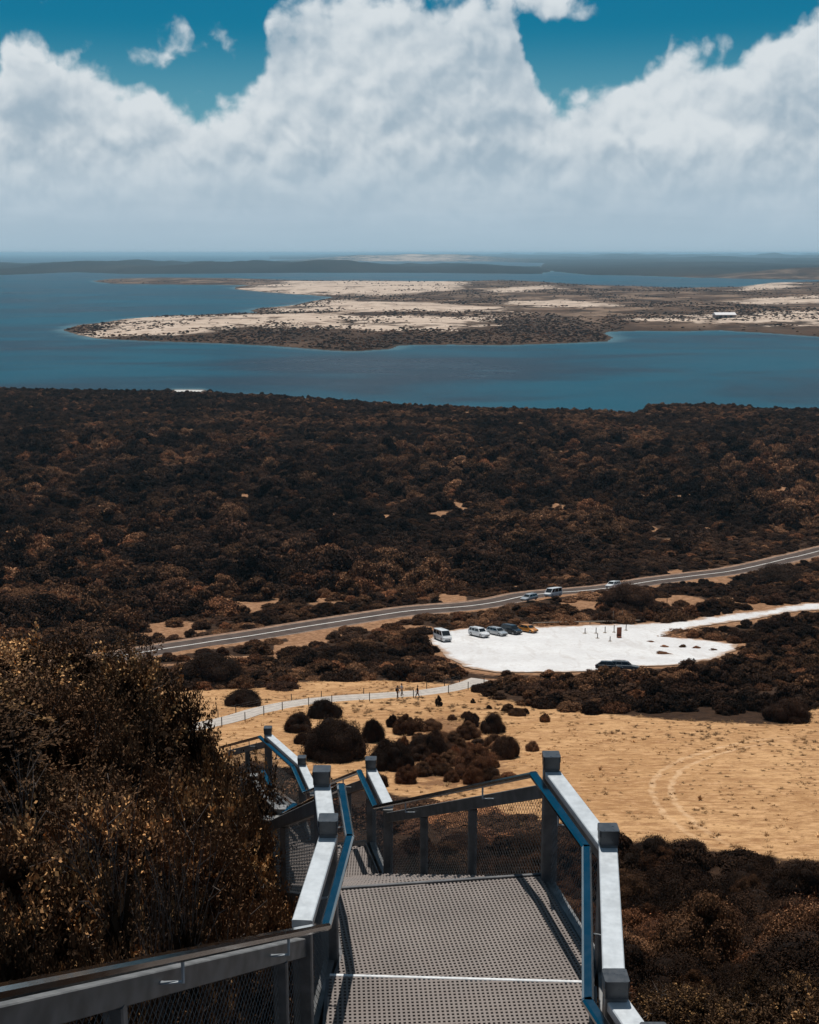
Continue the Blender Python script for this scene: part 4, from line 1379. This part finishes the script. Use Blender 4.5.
def vehicle(kind, paint, name, label, cat, x, y, rz, group=None, lift=.14, tailcolour=None):
    k = KINDS[kind]; L, W, H, belt = k['L'], k['W'], k['H'], k['belt']; w = W / 2
    root = empty(name, (x, y, hz(x, y) + lift), rz)
    # tilt with the slope
    gx_ = (hz(x + 2, y) - hz(x - 2, y)) / 4; gy_ = (hz(x, y + 2) - hz(x, y - 2)) / 4
    n_ = Vector((-gx_, -gy_, 1)).normalized()
    root.rotation_mode = 'QUATERNION'
    root.rotation_quaternion = Vector((0, 0, 1)).rotation_difference(n_) @ Matrix.Rotation(rz, 3, 'Z').to_quaternion()
    tag(root, label, cat, group)
    sill = .24

    def sec(hw, top, bot=sill):
        r_ = .09
        return [(-hw * .93, bot), (hw * .93, bot), (hw, bot + .14), (hw, top - .20), (hw - .03, top - r_ * .6), (hw - r_ * 1.3, top), (-hw + r_ * 1.3, top), (-hw + .03, top - r_ * .6), (-hw, top - .20), (-hw, bot + .14)]
    f0 = L / 2
    st = [(f0, sec(w * .80, k['nose'] - .12, .34)), (f0 - .10, sec(w * .93, k['nose'] - .02, .26)), (f0 - .45, sec(w, k['nose'] + .06)),
          (f0 - L * k['hood'], sec(w, belt - .02)), (f0 - L * .5, sec(w, belt)), (-f0 + .5, sec(w, belt + .02)), (-f0 + .10, sec(w * .96, belt - .01, .28)), (-f0, sec(w * .86, belt - .10, .36))]
    mb = MB(); loft(mb, st); body = mb.build('body', M['paint_' + paint], root)
    a, b_, c_, d = [f0 - L * t for t in k['cab']]
    hw, tw = w - .05, w - (.20 if kind != 'van' else .12)
    g0, g1 = belt - .02, H - .06

    def cab_pt(t, u, s):
        """t 0 belt .. 1 roof line; u 0 front .. 1 rear, s side"""
        xf, xr = a + (b_ - a) * t, d + (c_ - d) * t
        return Vector((xf + (xr - xf) * u, s * (hw + (tw - hw) * t), g0 + (g1 - g0) * t))
    mb = MB()
    vs = [cab_pt(t, u, s) for t in (0, 1) for u in (0, 1) for s in (-1, 1)]
    mb.add(vs, [(0, 1, 5, 4), (2, 6, 7, 3), (0, 4, 6, 2), (1, 3, 7, 5), (0, 2, 3, 1)])
    mb.build('cabin', M['paint_' + paint], root)
    mb = MB()
    roof = [(b_ + .04, g1 - .01, tw - .02), (b_ - .18, g1 + .055, tw - .05), ((b_ + c_) / 2, g1 + .075, tw - .05), (c_ + .15, g1 + .05, tw - .05), (c_ - .03, g1 - .01, tw - .03)]
    rv, rf = [], []
    for (xx, zz, yy) in roof:
        rv += [(xx, -yy - .03, g1 - .005), (xx, -yy + .10, zz), (xx, yy - .10, zz), (xx, yy + .03, g1 - .005)]
    for i in range(len(roof) - 1):
        for j in range(3):
            rf.append((i * 4 + j, (i + 1) * 4 + j, (i + 1) * 4 + j + 1, i * 4 + j + 1))
    mb.add(rv, rf); ro = mb.build('roof', M['paint_' + paint], root, True)
    if kind in ('suv', 'wagon'):
        mb = MB()
        for s in (-1, 1):
            mb.beam((b_ - .3, s * (tw - .1), g1 + .10), (c_ + .3, s * (tw - .1), g1 + .10), .04, .04, .01)
        mb.build('roof_rack', M['trim'], ro)

    def pane(nm, corners, nrm):
        c0 = sum(corners, Vector()) / 4
        pts = [p_ + (c0 - p_) * .0 + nrm * .008 for p_ in corners]
        bk = [p_ - nrm * .006 for p_ in corners]
        mb_ = MB(); mb_.add(pts + bk, [(0, 1, 2, 3), (4, 7, 6, 5), (0, 4, 5, 1), (1, 5, 6, 2), (2, 6, 7, 3), (3, 7, 4, 0)])
        mb_.build(nm, M['glass'], root)
    nf = Vector((g1 - g0, 0, a - b_)).normalized(); nr2 = Vector((-(g1 - g0), 0, c_ - d)).normalized()

    def ws(t, s, u): p_ = cab_pt(t, u, 1); return Vector((p_.x, p_.y * s, p_.z))
    pane('windscreen', [ws(.10, -.88, 0), ws(.10, .88, 0), ws(.93, .90, 0), ws(.93, -.90, 0)], nf)
    pane('rear_window', [ws(.12, .84, 1), ws(.12, -.84, 1), ws(.86, -.86, 1), ws(.86, .86, 1)], nr2)
    for s in (-1, 1):
        ns = Vector((0, s * (g1 - g0), hw - tw)).normalized()
        cuts = [(.055, .40), (.43, .70), (.73, .945)] if kind != 'van' else [(.05, .27), (.31, .62), (.65, .95)]
        if kind == 'hatch': cuts = [(.07, .46), (.49, .90)]
        for (u0, u1) in cuts:
            pane('side_window', [cab_pt(.12, u0, s), cab_pt(.12, u1, s), cab_pt(.88, u1, s), cab_pt(.88, u0, s)], ns)
    # wheels
    R_ = .335 if kind in ('wagon', 'hatch') else .37
    for fx in (f0 - L * .185, -f0 + L * .20):
        for s in (-1, 1):
            mb = MB(); ring = []
            ns_ = 18
            y0, y1 = s * (w - .20), s * (w + .015)
            prof = [(R_ * .62, y1 - s * .03), (R_ * .66, y1), (R_ * .94, y1), (R_, y1 - s * .03), (R_, y0), (R_ * .6, y0)]
            vs = [(fx + rr_ * math.cos(2 * PI * i / ns_), yy, R_ + rr_ * math.sin(2 * PI * i / ns_)) for i in range(ns_) for rr_, yy in prof]
            kk = len(prof)
            mb.add(vs, [(i * kk + j, i * kk + j + 1, ((i + 1) % ns_) * kk + j + 1, ((i + 1) % ns_) * kk + j) for i in range(ns_) for j in range(kk - 1)])
            wh = mb.build('wheel', M['tyre'], root)
            mb = MB()
            for i in range(5):
                th = 2 * PI * i / 5
                mb.beam((fx, y1 - s * .028, R_), (fx + R_ * .62 * math.cos(th), y1 - s * .028, R_ + R_ * .62 * math.sin(th)), .03, .07, 0, Vector((-math.sin(th), 0, math.cos(th))))
            vs = [(fx + rr_ * math.cos(2 * PI * i / ns_), y1 - s * yy, R_ + rr_ * math.sin(2 * PI * i / ns_)) for i in range(ns_) for rr_, yy in ((R_ * .56, .03), (R_ * .64, .012))]
            mb.add(vs, [(2 * i, 2 * i + 1, 2 * ((i + 1) % ns_) + 1, 2 * ((i + 1) % ns_)) for i in range(ns_)])
            mb.build('rim', M['rim'], wh)
    for s in (-1, 1):
        mb = MB(); mb.beam((f0 - .30, s * w * .72, k['nose'] - .08), (f0 - .02, s * w * .62, k['nose'] - .14), .34 * .8, .13, .02); mb.build('headlight', M['lamp'], root)
        mb = MB(); mb.beam((-f0 + .14, s * w * .80, belt - .16), (-f0 - .015, s * w * .74, belt - .18), .20, .22, .02); mb.build('tail_light', M['tail'], root)
        mb = MB(); mb.beam((a - .25, s * (w - .02), belt + .03), (a - .25, s * (w + .17), belt + .06), .10, .13, .02); mb.build('wing_mirror', M['paint_' + paint], root)
    mb = MB(); mb.beam((f0 - .02, -w * .62, .46), (f0 - .02, w * .62, .46), .07, .20, .02); mb.build('grille', M['trim'], root)
    mb = MB(); mb.beam((-f0 + .01, -w * .7, .42), (-f0 + .01, w * .7, .42), .07, .14, .02); mb.build('rear_bumper', M['trim'], root)
    return root


def veh_at(kind, paint, name, label, cat, px, py, head, group=None, lift=.14):
    x, y = ground_at(px, py)
    return vehicle(kind, paint, name, label, cat, x, y, head, group, lift)


HD = math.atan2(-.88, .47)
GC = 'vehicles parked in a row on the white car park'
veh_at('van', 'white', 'parked_van', 'tall white van parked alone at the left end of the white car park', 'van', 442.5, 641, HD - .1, GC)
veh_at('suv', 'white', 'parked_car', 'white wagon with dark windows next to the white van on the car park', 'car', 479, 637, HD + .15, GC)
veh_at('wagon', 'silver', 'parked_car', 'silver wagon parked between the white wagon and the dark car', 'car', 497, 635.5, HD + .15, GC)
veh_at('suv', 'navy', 'parked_car', 'dark navy car parked between the silver wagon and the orange car', 'car', 511.5, 634, HD + .15, GC)
veh_at('hatch', 'orange', 'parked_car', 'bright orange hatchback at the right end of the parked row', 'car', 528, 632.5, HD + .25, GC)
GP_ = 'cars half hidden by bushes at the near edge of the car park'
veh_at('hatch', 'navy', 'parked_car', 'dark car half hidden behind the bushes at the near edge of the car park', 'car', 609, 671, -.2, GP_)
veh_at('wagon', 'grey', 'parked_car', 'grey car half hidden right beside the dark car behind the bushes', 'car', 624, 671, -.2, GP_)
# vehicles on the road
rdv = (Vector(ROAD[6]) - Vector(ROAD[5])).normalized(); rang = math.atan2(rdv.y, rdv.x)
veh_at('wagon', 'silver', 'road_car', 'silver car on the road behind a low bush, leading the white four wheel drive', 'car', 529, 602, rang + PI, 'vehicles on the road', .4)
veh_at('van', 'white', 'road_car', 'tall white four wheel drive on the road following the silver car', 'car', 553, 598.5, rang + PI, 'vehicles on the road', .4)
veh_at('suv', 'white', 'road_car', 'white car on the road mostly hidden by the large dark bush', 'car', 613, 589.5, rang + PI, 'vehicles on the road', .4)


# ------------------------------------------------------------------ people
def skin_mesh(name, verts, edges, radii, sub=1):
    me_ = bpy.data.meshes.new(name); me_.from_pydata(verts, edges, [])
    o = bpy.data.objects.new(name, me_); COL.objects.link(o)
    md = o.modifiers.new('skin', 'SKIN'); md.use_smooth_shade = True
    for i, r_ in enumerate(radii):
        me_.skin_vertices[0].data[i].radius = (r_, r_) if not isinstance(r_, tuple) else r_
    me_.skin_vertices[0].data[0].use_root = True
    s_ = o.modifiers.new('sub', 'SUBSURF'); s_.levels = s_.render_levels = sub
    dg = bpy.context.evaluated_depsgraph_get()
    out = bpy.data.meshes.new_from_object(o.evaluated_get(dg))
    bpy.data.objects.remove(o)
    out.name = name
    return out


def person(px, py, face, label, shirt, legs, stride=.22, bag=False, group='walkers on the footpath'):
    x, y = ground_at(px, py)
    root = empty('person', (x, y, hz(x, y) + .17), face)
    tag(root, label, 'person', group)
    # walks along +x; y is sideways
    V = [(0, 0, .95), (0, 0, 1.12), (0, 0, 1.33), (0, 0, 1.47), (.01, 0, 1.55), (.02, 0, 1.62), (.015, 0, 1.72)]
    E = [(0, 1), (1, 2), (2, 3), (3, 4), (4, 5), (5, 6)]
    R = [(.125, .155), (.115, .14), (.125, .17), (.06, .075), .055, (.095, .075), (.075, .065)]

    def chain(start, pts, rads):
        p_ = start
        for v, r_ in zip(pts, rads):
            V.append(v); R.append(r_); E.append((p_, len(V) - 1)); p_ = len(V) - 1
        return p_
    for s in (-1, 1):
        st = stride * s
        chain(0, [(0, s * .095, .86), (st * .55 + .03, s * .10, .50), (st, s * .10, .10), (st + .06, s * .10, .045), (st + .17, s * .11, .035)],
              [.088, .062, .045, .042, .034])
        wr = chain(2, [(0, s * .19, 1.40), (-st * .45, s * .235, 1.13), (-st * .7 + .10, s * .225, .90)], [.055, .043, .030])
        hx = V[wr]
        pm = chain(wr, [(hx[0] + .01, hx[1], hx[2] - .07)], [.030])
        for f_ in range(4):
            o_ = (f_ - 1.5) * .021
            ln_ = (.055, .065, .062, .048)[f_]
            b0 = (hx[0] + .012 + o_, hx[1], hx[2] - .105)
            chain(pm, [b0, (b0[0] + .006, b0[1] - s * .008, b0[2] - ln_ * .6), (b0[0] + .008, b0[1] - s * .022, b0[2] - ln_)], [.010, .009, .007])
        chain(pm, [(hx[0] + .045, hx[1] - s * .008, hx[2] - .075), (hx[0] + .06, hx[1] - s * .012, hx[2] - .105)], [.011, .009])
    # nose and ears
    chain(5, [(.115, 0, 1.605)], [.014])
    me_ = skin_mesh('body', V, E, R, 1)
    body = link('body', me_, M['skin'], root, True)
    # clothing
    V2 = [(0, 0, .93), (0, 0, 1.12), (0, 0, 1.33), (0, 0, 1.45)]
    E2 = [(0, 1), (1, 2), (2, 3)]; R2 = [(.150, .178), (.135, .16), (.143, .19), (.085, .10)]
    for s in (-1, 1):
        st = stride * s
        k = len(V2)
        V2 += [(0, s * .19, 1.40), (-st * .28, s * .222, 1.22), (-st * .45, s * .235, 1.11)]; R2 += [.072, .063, .058]
        E2 += [(2, k), (k, k + 1), (k + 1, k + 2)]
    link('shirt', skin_mesh('shirt', V2, E2, R2, 1), M[shirt], root, True)
    V3, E3, R3 = [(0, 0, .97)], [], [(.145, .17)]
    for s in (-1, 1):
        st = stride * s; k = len(V3)
        V3 += [(0, s * .095, .84), (st * .55 + .03, s * .10, .50), (st, s * .10, .13)]; R3 += [.104, .080, .062]
        E3 += [(0, k), (k, k + 1), (k + 1, k + 2)]
    link('trousers', skin_mesh('trousers', V3, E3, R3, 1), M[legs], root, True)
    for s in (-1, 1):
        st = stride * s
        mb = MB(); mb.tube([(st - .06, s * .10, .05), (st + .02, s * .10, .06), (st + .12, s * .105, .045), (st + .21, s * .11, .035)], [.045, .056, .050, .03], 8)
        mb.build('shoe', M['shoe'], root, True)
    mb = MB(); mb.tube([(-.075, 0, 1.56), (-.05, 0, 1.65), (-.015, 0, 1.73), (.03, 0, 1.785), (.055, 0, 1.79)], [.05, .085, .098, .075, .03], 10)
    mb.build('hair', M['hair'], root, True)
    for s in (-1, 1):
        mb = MB(); mb.tube([(.085, s * .032, 1.638), (.104, s * .032, 1.638)], [.014, .008], 6); mb.build('eye', M['hair'], root)
        mb = MB(); mb.tube([(.01, s * .078, 1.60), (.0, s * .092, 1.63), (.005, s * .084, 1.655)], [.010, .016, .010], 6); mb.build('ear', M['skin'], root)
    mb = MB(); mb.beam((.098, -.022, 1.565), (.098, .022, 1.565), .012, .008, .002); mb.build('mouth', M['brown_cloth'], root)
    if bag:
        mb = MB(); mb.beam((-.19, 0, 1.05), (-.19, 0, 1.42), .26, .14, .03, Vector((1, 0, 0))); mb.build('backpack', M['dark_cloth'], root)


pd = (Vector(PATH[7]) - Vector(PATH[6])).normalized(); pang = math.atan2(pd.y, pd.x)
person(417.5, 699.2, pang + PI * .9, 'person in dark clothes striding along the pale path, right of the other two', 'dark_cloth', 'jeans', .27)
person(397.5, 699.4, pang + .2, 'person in a pale top and brown shorts walking nearest the fence, leftmost of three', 'shirt_grey', 'brown_cloth', .15, True)
person(401.8, 697.0, pang + .2, 'person in a grey top walking on the far side of the pale path', 'shirt_white', 'shirt_grey', .2)


# ------------------------------------------------------------------ path fences, car park posts, signs, shed
def path_fence(offset, label):
    line = PL
    pts = []
    acc = 0
    root = None
    wire = []
    for i in range(1, len(line) - 1):
        d = (line[i + 1] - line[i - 1]).normalized(); s = Vector((d.y, -d.x, 0))
        p_ = line[i] + s * offset
        acc += (line[i] - line[i - 1]).length
        if acc >= 3.9:
            acc = 0
            pts.append(Vector((p_.x, p_.y, hz(p_.x, p_.y))))
    root = empty('path_fence', pts[0]); tag(root, label, 'fence', 'post and wire fences along the footpath')
    o0 = pts[0]
    for p_ in pts:
        mb = MB(); mb.tube([p_ - o0 - Vector((0, 0, .3)), p_ - o0 + Vector((0, 0, 1.15)), p_ - o0 + Vector((0, 0, 1.2))], [.062, .056, .03], 7); mb.build('post', M['post'], root)
    for zz in (.45, .8, 1.1):
        mb = MB(); mb.tube([p_ - o0 + Vector((.06, 0, zz)) for p_ in pts], .008, 4); mb.build('wire', M['wire'], root)


path_fence(-1.95, 'thin post and wire fence along the far side of the pale footpath')
path_fence(1.95, 'thin post and wire fence along the near side of the pale footpath')

# log barrier along the back of the car park
bp = [ground_at(a, b_) for a, b_ in [(533, 625.5), (560, 624.8), (590, 624.2), (612, 623.8), (640, 622.8)]]
root = empty('log_barrier', (bp[0][0], bp[0][1], hz(*bp[0]))); tag(root, 'low pale log rail along the back edge of the white car park', 'barrier')
o0 = Vector(root.location)
bl = [Vector((a, b_, hz(a, b_))) for a, b_ in bp]
for i in range(len(bl) - 1):
    mb = MB(); mb.tube([bl[i] - o0 + Vector((0, 0, .55)), bl[i + 1] - o0 + Vector((0, 0, .55))], .13, 8); mb.build('rail', M['timber'], root, True)
    for t in (0, .5):
        p_ = bl[i].lerp(bl[i + 1], t) - o0
        mb = MB(); mb.tube([p_ - Vector((0, 0, .3)), p_ + Vector((0, 0, .5))], .10, 8); mb.build('post', M['timber'], root)

for px_, py_, hh, lb in [(585, 634, 1.1, 'leftmost short dark post standing on the white car park'), (596, 634, 1.2, 'second short dark post from the left on the car park'),
                         (597.5, 639, 1.0, 'short dark post just in front of the second post on the car park'), (605, 633.5, 1.3, 'third dark post in the back row on the car park'),
                         (614, 633, 1.5, 'taller dark post just left of the rust red board'), (610, 642, 1.0, 'short post nearest the camera in front of the rust red board'),
                         (626, 631, 1.3, 'dark post standing just right of the rust red board')]:
    x, y = ground_at(px_, py_); z = hz(x, y) + .12
    root = empty('bollard', (x, y, z)); tag(root, lb, 'bollard', 'dark posts on the car park')
    mb = MB(); mb.tube([(0, 0, -.2), (0, 0, hh - .06), (0, 0, hh)], [.085, .08, .05], 10); mb.build('post', M['post'], root, True)
    mb = MB(); mb.tube([(0, 0, -.02), (0, 0, .06), (0, 0, .10)], [.42, .40, .12], 10); mb.build('base', M['grey_base'] if 'grey_base' in M else M['timber'], root)
x, y = ground_at(619, 638)
root = empty('information_board', (x, y, hz(x, y) + .14), .2); tag(root, 'rust red upright board with a sloping foot on the white car park', 'sign')
mb = MB(); mb.beam((0, 0, 0), (0, 0, 2.0), .95, .14, .02, Vector((0, 1, 0))); mb.build('board', M['rust'], root)
mb = MB(); mb.beam((-.2, -.9, .25), (-.2, 0, .5), .7, .25, .03); mb.build('foot', M['rust'], root)
# two tall thin poles behind the log rail
for px_, lb in ((613, 'thin tall pole behind the log rail, left one of two'), (622, 'thin tall pole behind the log rail, right one of two')):
    x, y = ground_at(px_, 623); z = hz(x, y)
    o = MB(); o.tube([(0, 0, -.3), (0, 0, 2.6)], .06, 7); oo = o.build('sign_pole', M['timber']); oo.location = (x, y, z); tag(oo, lb, 'pole', 'poles behind the log rail')
# roadside marker post
x, y = ground_at(667, 603); o = MB(); o.tube([(0, 0, -.3), (0, 0, 2.8)], .07, 7); oo = o.build('roadside_pole', M['post']); oo.location = (x, y, hz(x, y)); tag(oo, 'thin dark pole beside the road, right of the large dark bush', 'pole')

# farm shed across the water
x, y = at_z0(724, 319.5); x *= .96; y *= .96
root = empty('farm_shed', (x, y, hz(x, y)), .1); tag(root, 'long farm shed with a pale gabled roof on the far shore', 'building')
mb = MB(); mb.box((-15, -7, -1), (15, 7, 4.4)); mb.build('wall', M['shedwall'], root)
mb = MB(); mb.add([(-16, -8, 4.2), (16, -8, 4.2), (16, 0, 7.6), (-16, 0, 7.6), (16, 8, 4.2), (-16, 8, 4.2), (-16, -8, 4.0), (16, -8, 4.0), (16, 8, 4.0), (-16, 8, 4.0)],
                  [(0, 1, 2, 3), (3, 2, 4, 5), (6, 9, 8, 7), (0, 6, 7, 1), (5, 4, 8, 9), (0, 3, 5, 9, 6), (1, 7, 8, 4, 2)]); mb.build('roof', M['shedroof'], root)
for sx in (-8, 0, 8):
    mb = MB(); mb.box((sx - 2, -7.05, -.5), (sx + 2, -7.003, 3.4)); mb.build('door', M['trim'], root)

# ------------------------------------------------------------------ air
mb = MB(); mb.box((-90000, -90000, -9), (90000, 90000, 116))
haze = mb.build('haze', None); tag(haze, kind='stuff')
m = bpy.data.materials.new('haze'); m.use_nodes = True; nt = m.node_tree
nt.nodes.clear()
out = nt.nodes.new('ShaderNodeOutputMaterial'); pv = nt.nodes.new('ShaderNodeVolumePrincipled')
pv.inputs['Color'].default_value = (.50, .80, 1.0, 1); pv.inputs['Density'].default_value = 4.6e-5; pv.inputs['Anisotropy'].default_value = .35
nt.links.new(pv.outputs[0], out.inputs['Volume'])
haze.data.materials.clear(); haze.data.materials.append(m)

# ------------------------------------------------------------------ sky and sun
SUN_EL, SUN_AZ = math.radians(66), math.radians(-4)
sv = Vector((math.sin(SUN_AZ) * math.cos(SUN_EL), math.cos(SUN_AZ) * math.cos(SUN_EL), math.sin(SUN_EL)))
sl = bpy.data.lights.new('sun', 'SUN'); sl.energy = 4.2; sl.angle = math.radians(.5); sl.color = (1, .95, .88)
so = bpy.data.objects.new('sun', sl); so.rotation_euler = sv.to_track_quat('Z', 'Y').to_euler(); so.location = (0, 20, 200); COL.objects.link(so)

W = bpy.data.worlds.new('World'); S.world = W; W.use_nodes = True
nt = W.node_tree; q = NT(nt); bg = nt.nodes['Background']
STR = .08
bg.inputs['Strength'].default_value = STR
sky = nt.nodes.new('ShaderNodeTexSky'); sky.sky_type = 'NISHITA'; sky.sun_disc = False
sky.sun_elevation = SUN_EL; sky.sun_rotation = SUN_AZ; sky.altitude = 100; sky.air_density = 1.0; sky.dust_density = .4; sky.ozone_density = 1.5
dirv = nt.nodes.new('ShaderNodeTexCoord').outputs['Generated']
sx = nt.nodes.new('ShaderNodeSeparateXYZ'); q.put(sx.inputs[0], dirv)
az = q.m('MULTIPLY', q.m('ARCTAN2', sx.outputs[0], sx.outputs[1]), 180 / PI)
el = q.m('MULTIPLY', q.m('ARCSINE', sx.outputs[2]), 180 / PI)


def px_az(px): return math.degrees(math.atan((px - 409.5) / F / CP))
def py_el(py): return math.degrees(math.atan((512 - py) / F) - PITCH)


TOP = [(-420, 80), (-200, 60), (-60, 110), (0, 108), (22, 92), (36, 46), (62, 44), (90, 58), (112, 62), (132, 88), (170, 92), (205, 98), (243, 108), (256, 92), (268, 62), (282, 14), (300, -4),
       (345, -4), (362, 4), (382, -14), (500, -25), (526, 70), (545, 101), (562, 92), (600, 68), (650, 46), (700, 56), (742, 47), (768, 24), (800, 4), (870, -20), (1200, 60)]


def cloud(u, v, tag_):
    """signed cover of the cumulus bank at azimuth u, elevation v (degrees)"""
    cv = nt.nodes.new('ShaderNodeCombineXYZ'); q.put(cv.inputs[0], u); q.put(cv.inputs[1], v); vec = cv.outputs[0]
    warp = nt.nodes.new('ShaderNodeTexNoise'); warp.noise_dimensions = '2D'; q.put(warp.inputs['Vector'], vec); warp.inputs['Scale'].default_value = .75; warp.inputs['Detail'].default_value = 4
    ws_ = nt.nodes.new('ShaderNodeSeparateColor'); q.put(ws_.inputs[0], warp.outputs['Color'])
    uu = q.m('ADD', u, q.m('MULTIPLY', q.m('SUBTRACT', ws_.outputs[0], .5), .8))
    ramp = nt.nodes.new('ShaderNodeValToRGB'); cr = ramp.color_ramp; cr.interpolation = 'LINEAR'
    A0, A1 = px_az(-450), px_az(1250)
    els = [(px_az(a), py_el(b_ - 9)) for a, b_ in TOP]
    while len(cr.elements) < len(els): cr.elements.new(.5)
    for e, (a, b_) in zip(cr.elements, els):
        e.position = (a - A0) / (A1 - A0)
    for e, (a, b_) in zip(cr.elements, els):
        e.color = (b_ / 14,) * 3 + (1,)
    q.put(ramp.inputs[0], q.m('DIVIDE', q.m('SUBTRACT', uu, A0), A1 - A0))
    rs = nt.nodes.new('ShaderNodeSeparateColor'); q.put(rs.inputs[0], ramp.outputs[0])
    top = q.m('MULTIPLY', rs.outputs[0], 14)
    D = q.m('MULTIPLY', q.m('SUBTRACT', top, v), .55)
    # overhanging right shoulder of the big tower, and two wisps
    for (a, b_, ra, rb, k) in ((535, -4, 46, 24, 1.), (188, 52, 50, 13, .10), (245, 58, 34, 12, .10), (395, 30, 120, 60, .9)):
        e = q.m('SUBTRACT', 1, q.m('SQRT', q.m('ADD', q.m('POWER', q.m('DIVIDE', q.m('ABSOLUTE', q.m('SUBTRACT', uu, px_az(a))), ra / F * 57.3), 2.),
                                           q.m('POWER', q.m('DIVIDE', q.m('ABSOLUTE', q.m('SUBTRACT', v, py_el(b_))), rb / F * 57.3), 2.))))
        D = q.m('MAXIMUM', D, q.m('MULTIPLY', e, k))
    wv = nt.nodes.new('ShaderNodeVectorMath'); wv.operation = 'MULTIPLY_ADD'; q.put(wv.inputs[0], warp.outputs['Color']); wv.inputs[1].default_value = (1.1, 1.1, 0); q.put(wv.inputs[2], vec)
    vor = nt.nodes.new('ShaderNodeTexVoronoi'); vor.feature = 'F1'; vor.voronoi_dimensions = '2D'
    q.put(vor.inputs['Vector'], wv.outputs[0]); vor.inputs['Scale'].default_value = .48
    vor.inputs['Detail'].default_value = 2.2; vor.inputs['Roughness'].default_value = .5
    puff = q.m('SUBTRACT', .45, vor.outputs['Distance'])
    big_ = q.noise(wv.outputs[0], .30, 3, .5, 0, '2D')
    fine_ = q.noise(vec, .95, 6, .50, .15, '2D')
    soft = q.m('ADD', q.m('MULTIPLY', q.m('SUBTRACT', big_, .5), 2.0), q.m('MULTIPLY', puff, .75))
    return D, soft, fine_


D0, t0, f0_ = cloud(az, el, 'a')
D1, t1, f1_ = cloud(q.m('ADD', az, -.22), q.m('ADD', el, .50), 'b')
edge = q.m('MULTIPLY', q.m('SUBTRACT', f0_, .5), 1.0)
dens = q.m('ADD', q.m('ADD', q.m('MINIMUM', D0, 2.4), q.m('MULTIPLY', t0, .75)), edge)
mask = q.ss(dens, -.05, .60)
lit = q.m('ADD', .52, q.m('MULTIPLY', q.m('SUBTRACT', t0, t1), .55))
lit = q.m('ADD', lit, q.m('MULTIPLY', q.m('SUBTRACT', q.m('MINIMUM', D0, 1.5), q.m('MINIMUM', D1, 1.5)), .25))
lit = q.m('ADD', lit, q.m('MULTIPLY', q.m('SUBTRACT', f0_, f1_), .20))
lit = q.m('ADD', lit, q.ss(D0, 1.3, .0, 0, .30))
lit = q.m('ADD', lit, q.m('MULTIPLY', q.m('SUBTRACT', q.noise(q.scale(dirv, (1, 1, 1.6)), 8, 4, .5), .5), 1.35))
lit = q.ss(lit, .02, .98)


def em(r_, g_, b_): return (r_ / STR, g_ / STR, b_ / STR)


cl_c = q.mix(lit, em(.345, .445, .53), em(.675, .73, .765))
# blue-grey air in front of the cloud bases
cl_c = q.mix(q.ss(el, 5.2, 1.0, 0, .90), cl_c, em(.42, .535, .63))
cl_c = q.mix(q.m('MULTIPLY', q.ss(el, 4.5, 1.0), q.ss(q.noise(q.scale(dirv, (4, 4, 40)), 1.5, 4), .35, .65, 0, .35)), cl_c, em(.34, .45, .54))
blue = q.mix(1.0, sky.outputs[0], (.030, .42, .53), 'MULTIPLY')
blue = q.mix(q.ss(el, 9.8, 5.5, 0, .42), blue, em(.24, .46, .56))
blue = q.mix(q.ss(el, 5.0, .5, 0, .8), blue, em(.40, .52, .62))
full = q.mix(q.m('MULTIPLY', mask, q.ss(el, 28, 14)), blue, cl_c)
full = q.mix(q.ss(el, 30, 50, 0, .85), full, em(.20, .235, .265))  # grey added over the unseen upper sky so shadows turn less blue
full = q.mix(q.ss(el, 2.0, .0, 0, .9), full, em(.37, .50, .60))
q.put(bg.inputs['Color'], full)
W.cycles.sampling_method = 'MANUAL'; W.cycles.sample_map_resolution = 256

# ------------------------------------------------------------------ render settings
S.view_settings.view_transform = 'Standard'; S.view_settings.look = 'None'; S.view_settings.gamma = 1; S.view_settings.exposure = 0
S.render.engine = 'CYCLES'
c = S.cycles
c.max_bounces = 4; c.diffuse_bounces = 1; c.glossy_bounces = 2; c.transmission_bounces = 2; c.volume_bounces = 0; c.transparent_max_bounces = 4
c.use_denoising = True
try:
    c.denoiser = 'OPENIMAGEDENOISE'
except Exception:
    pass
c.sample_clamp_indirect = 4
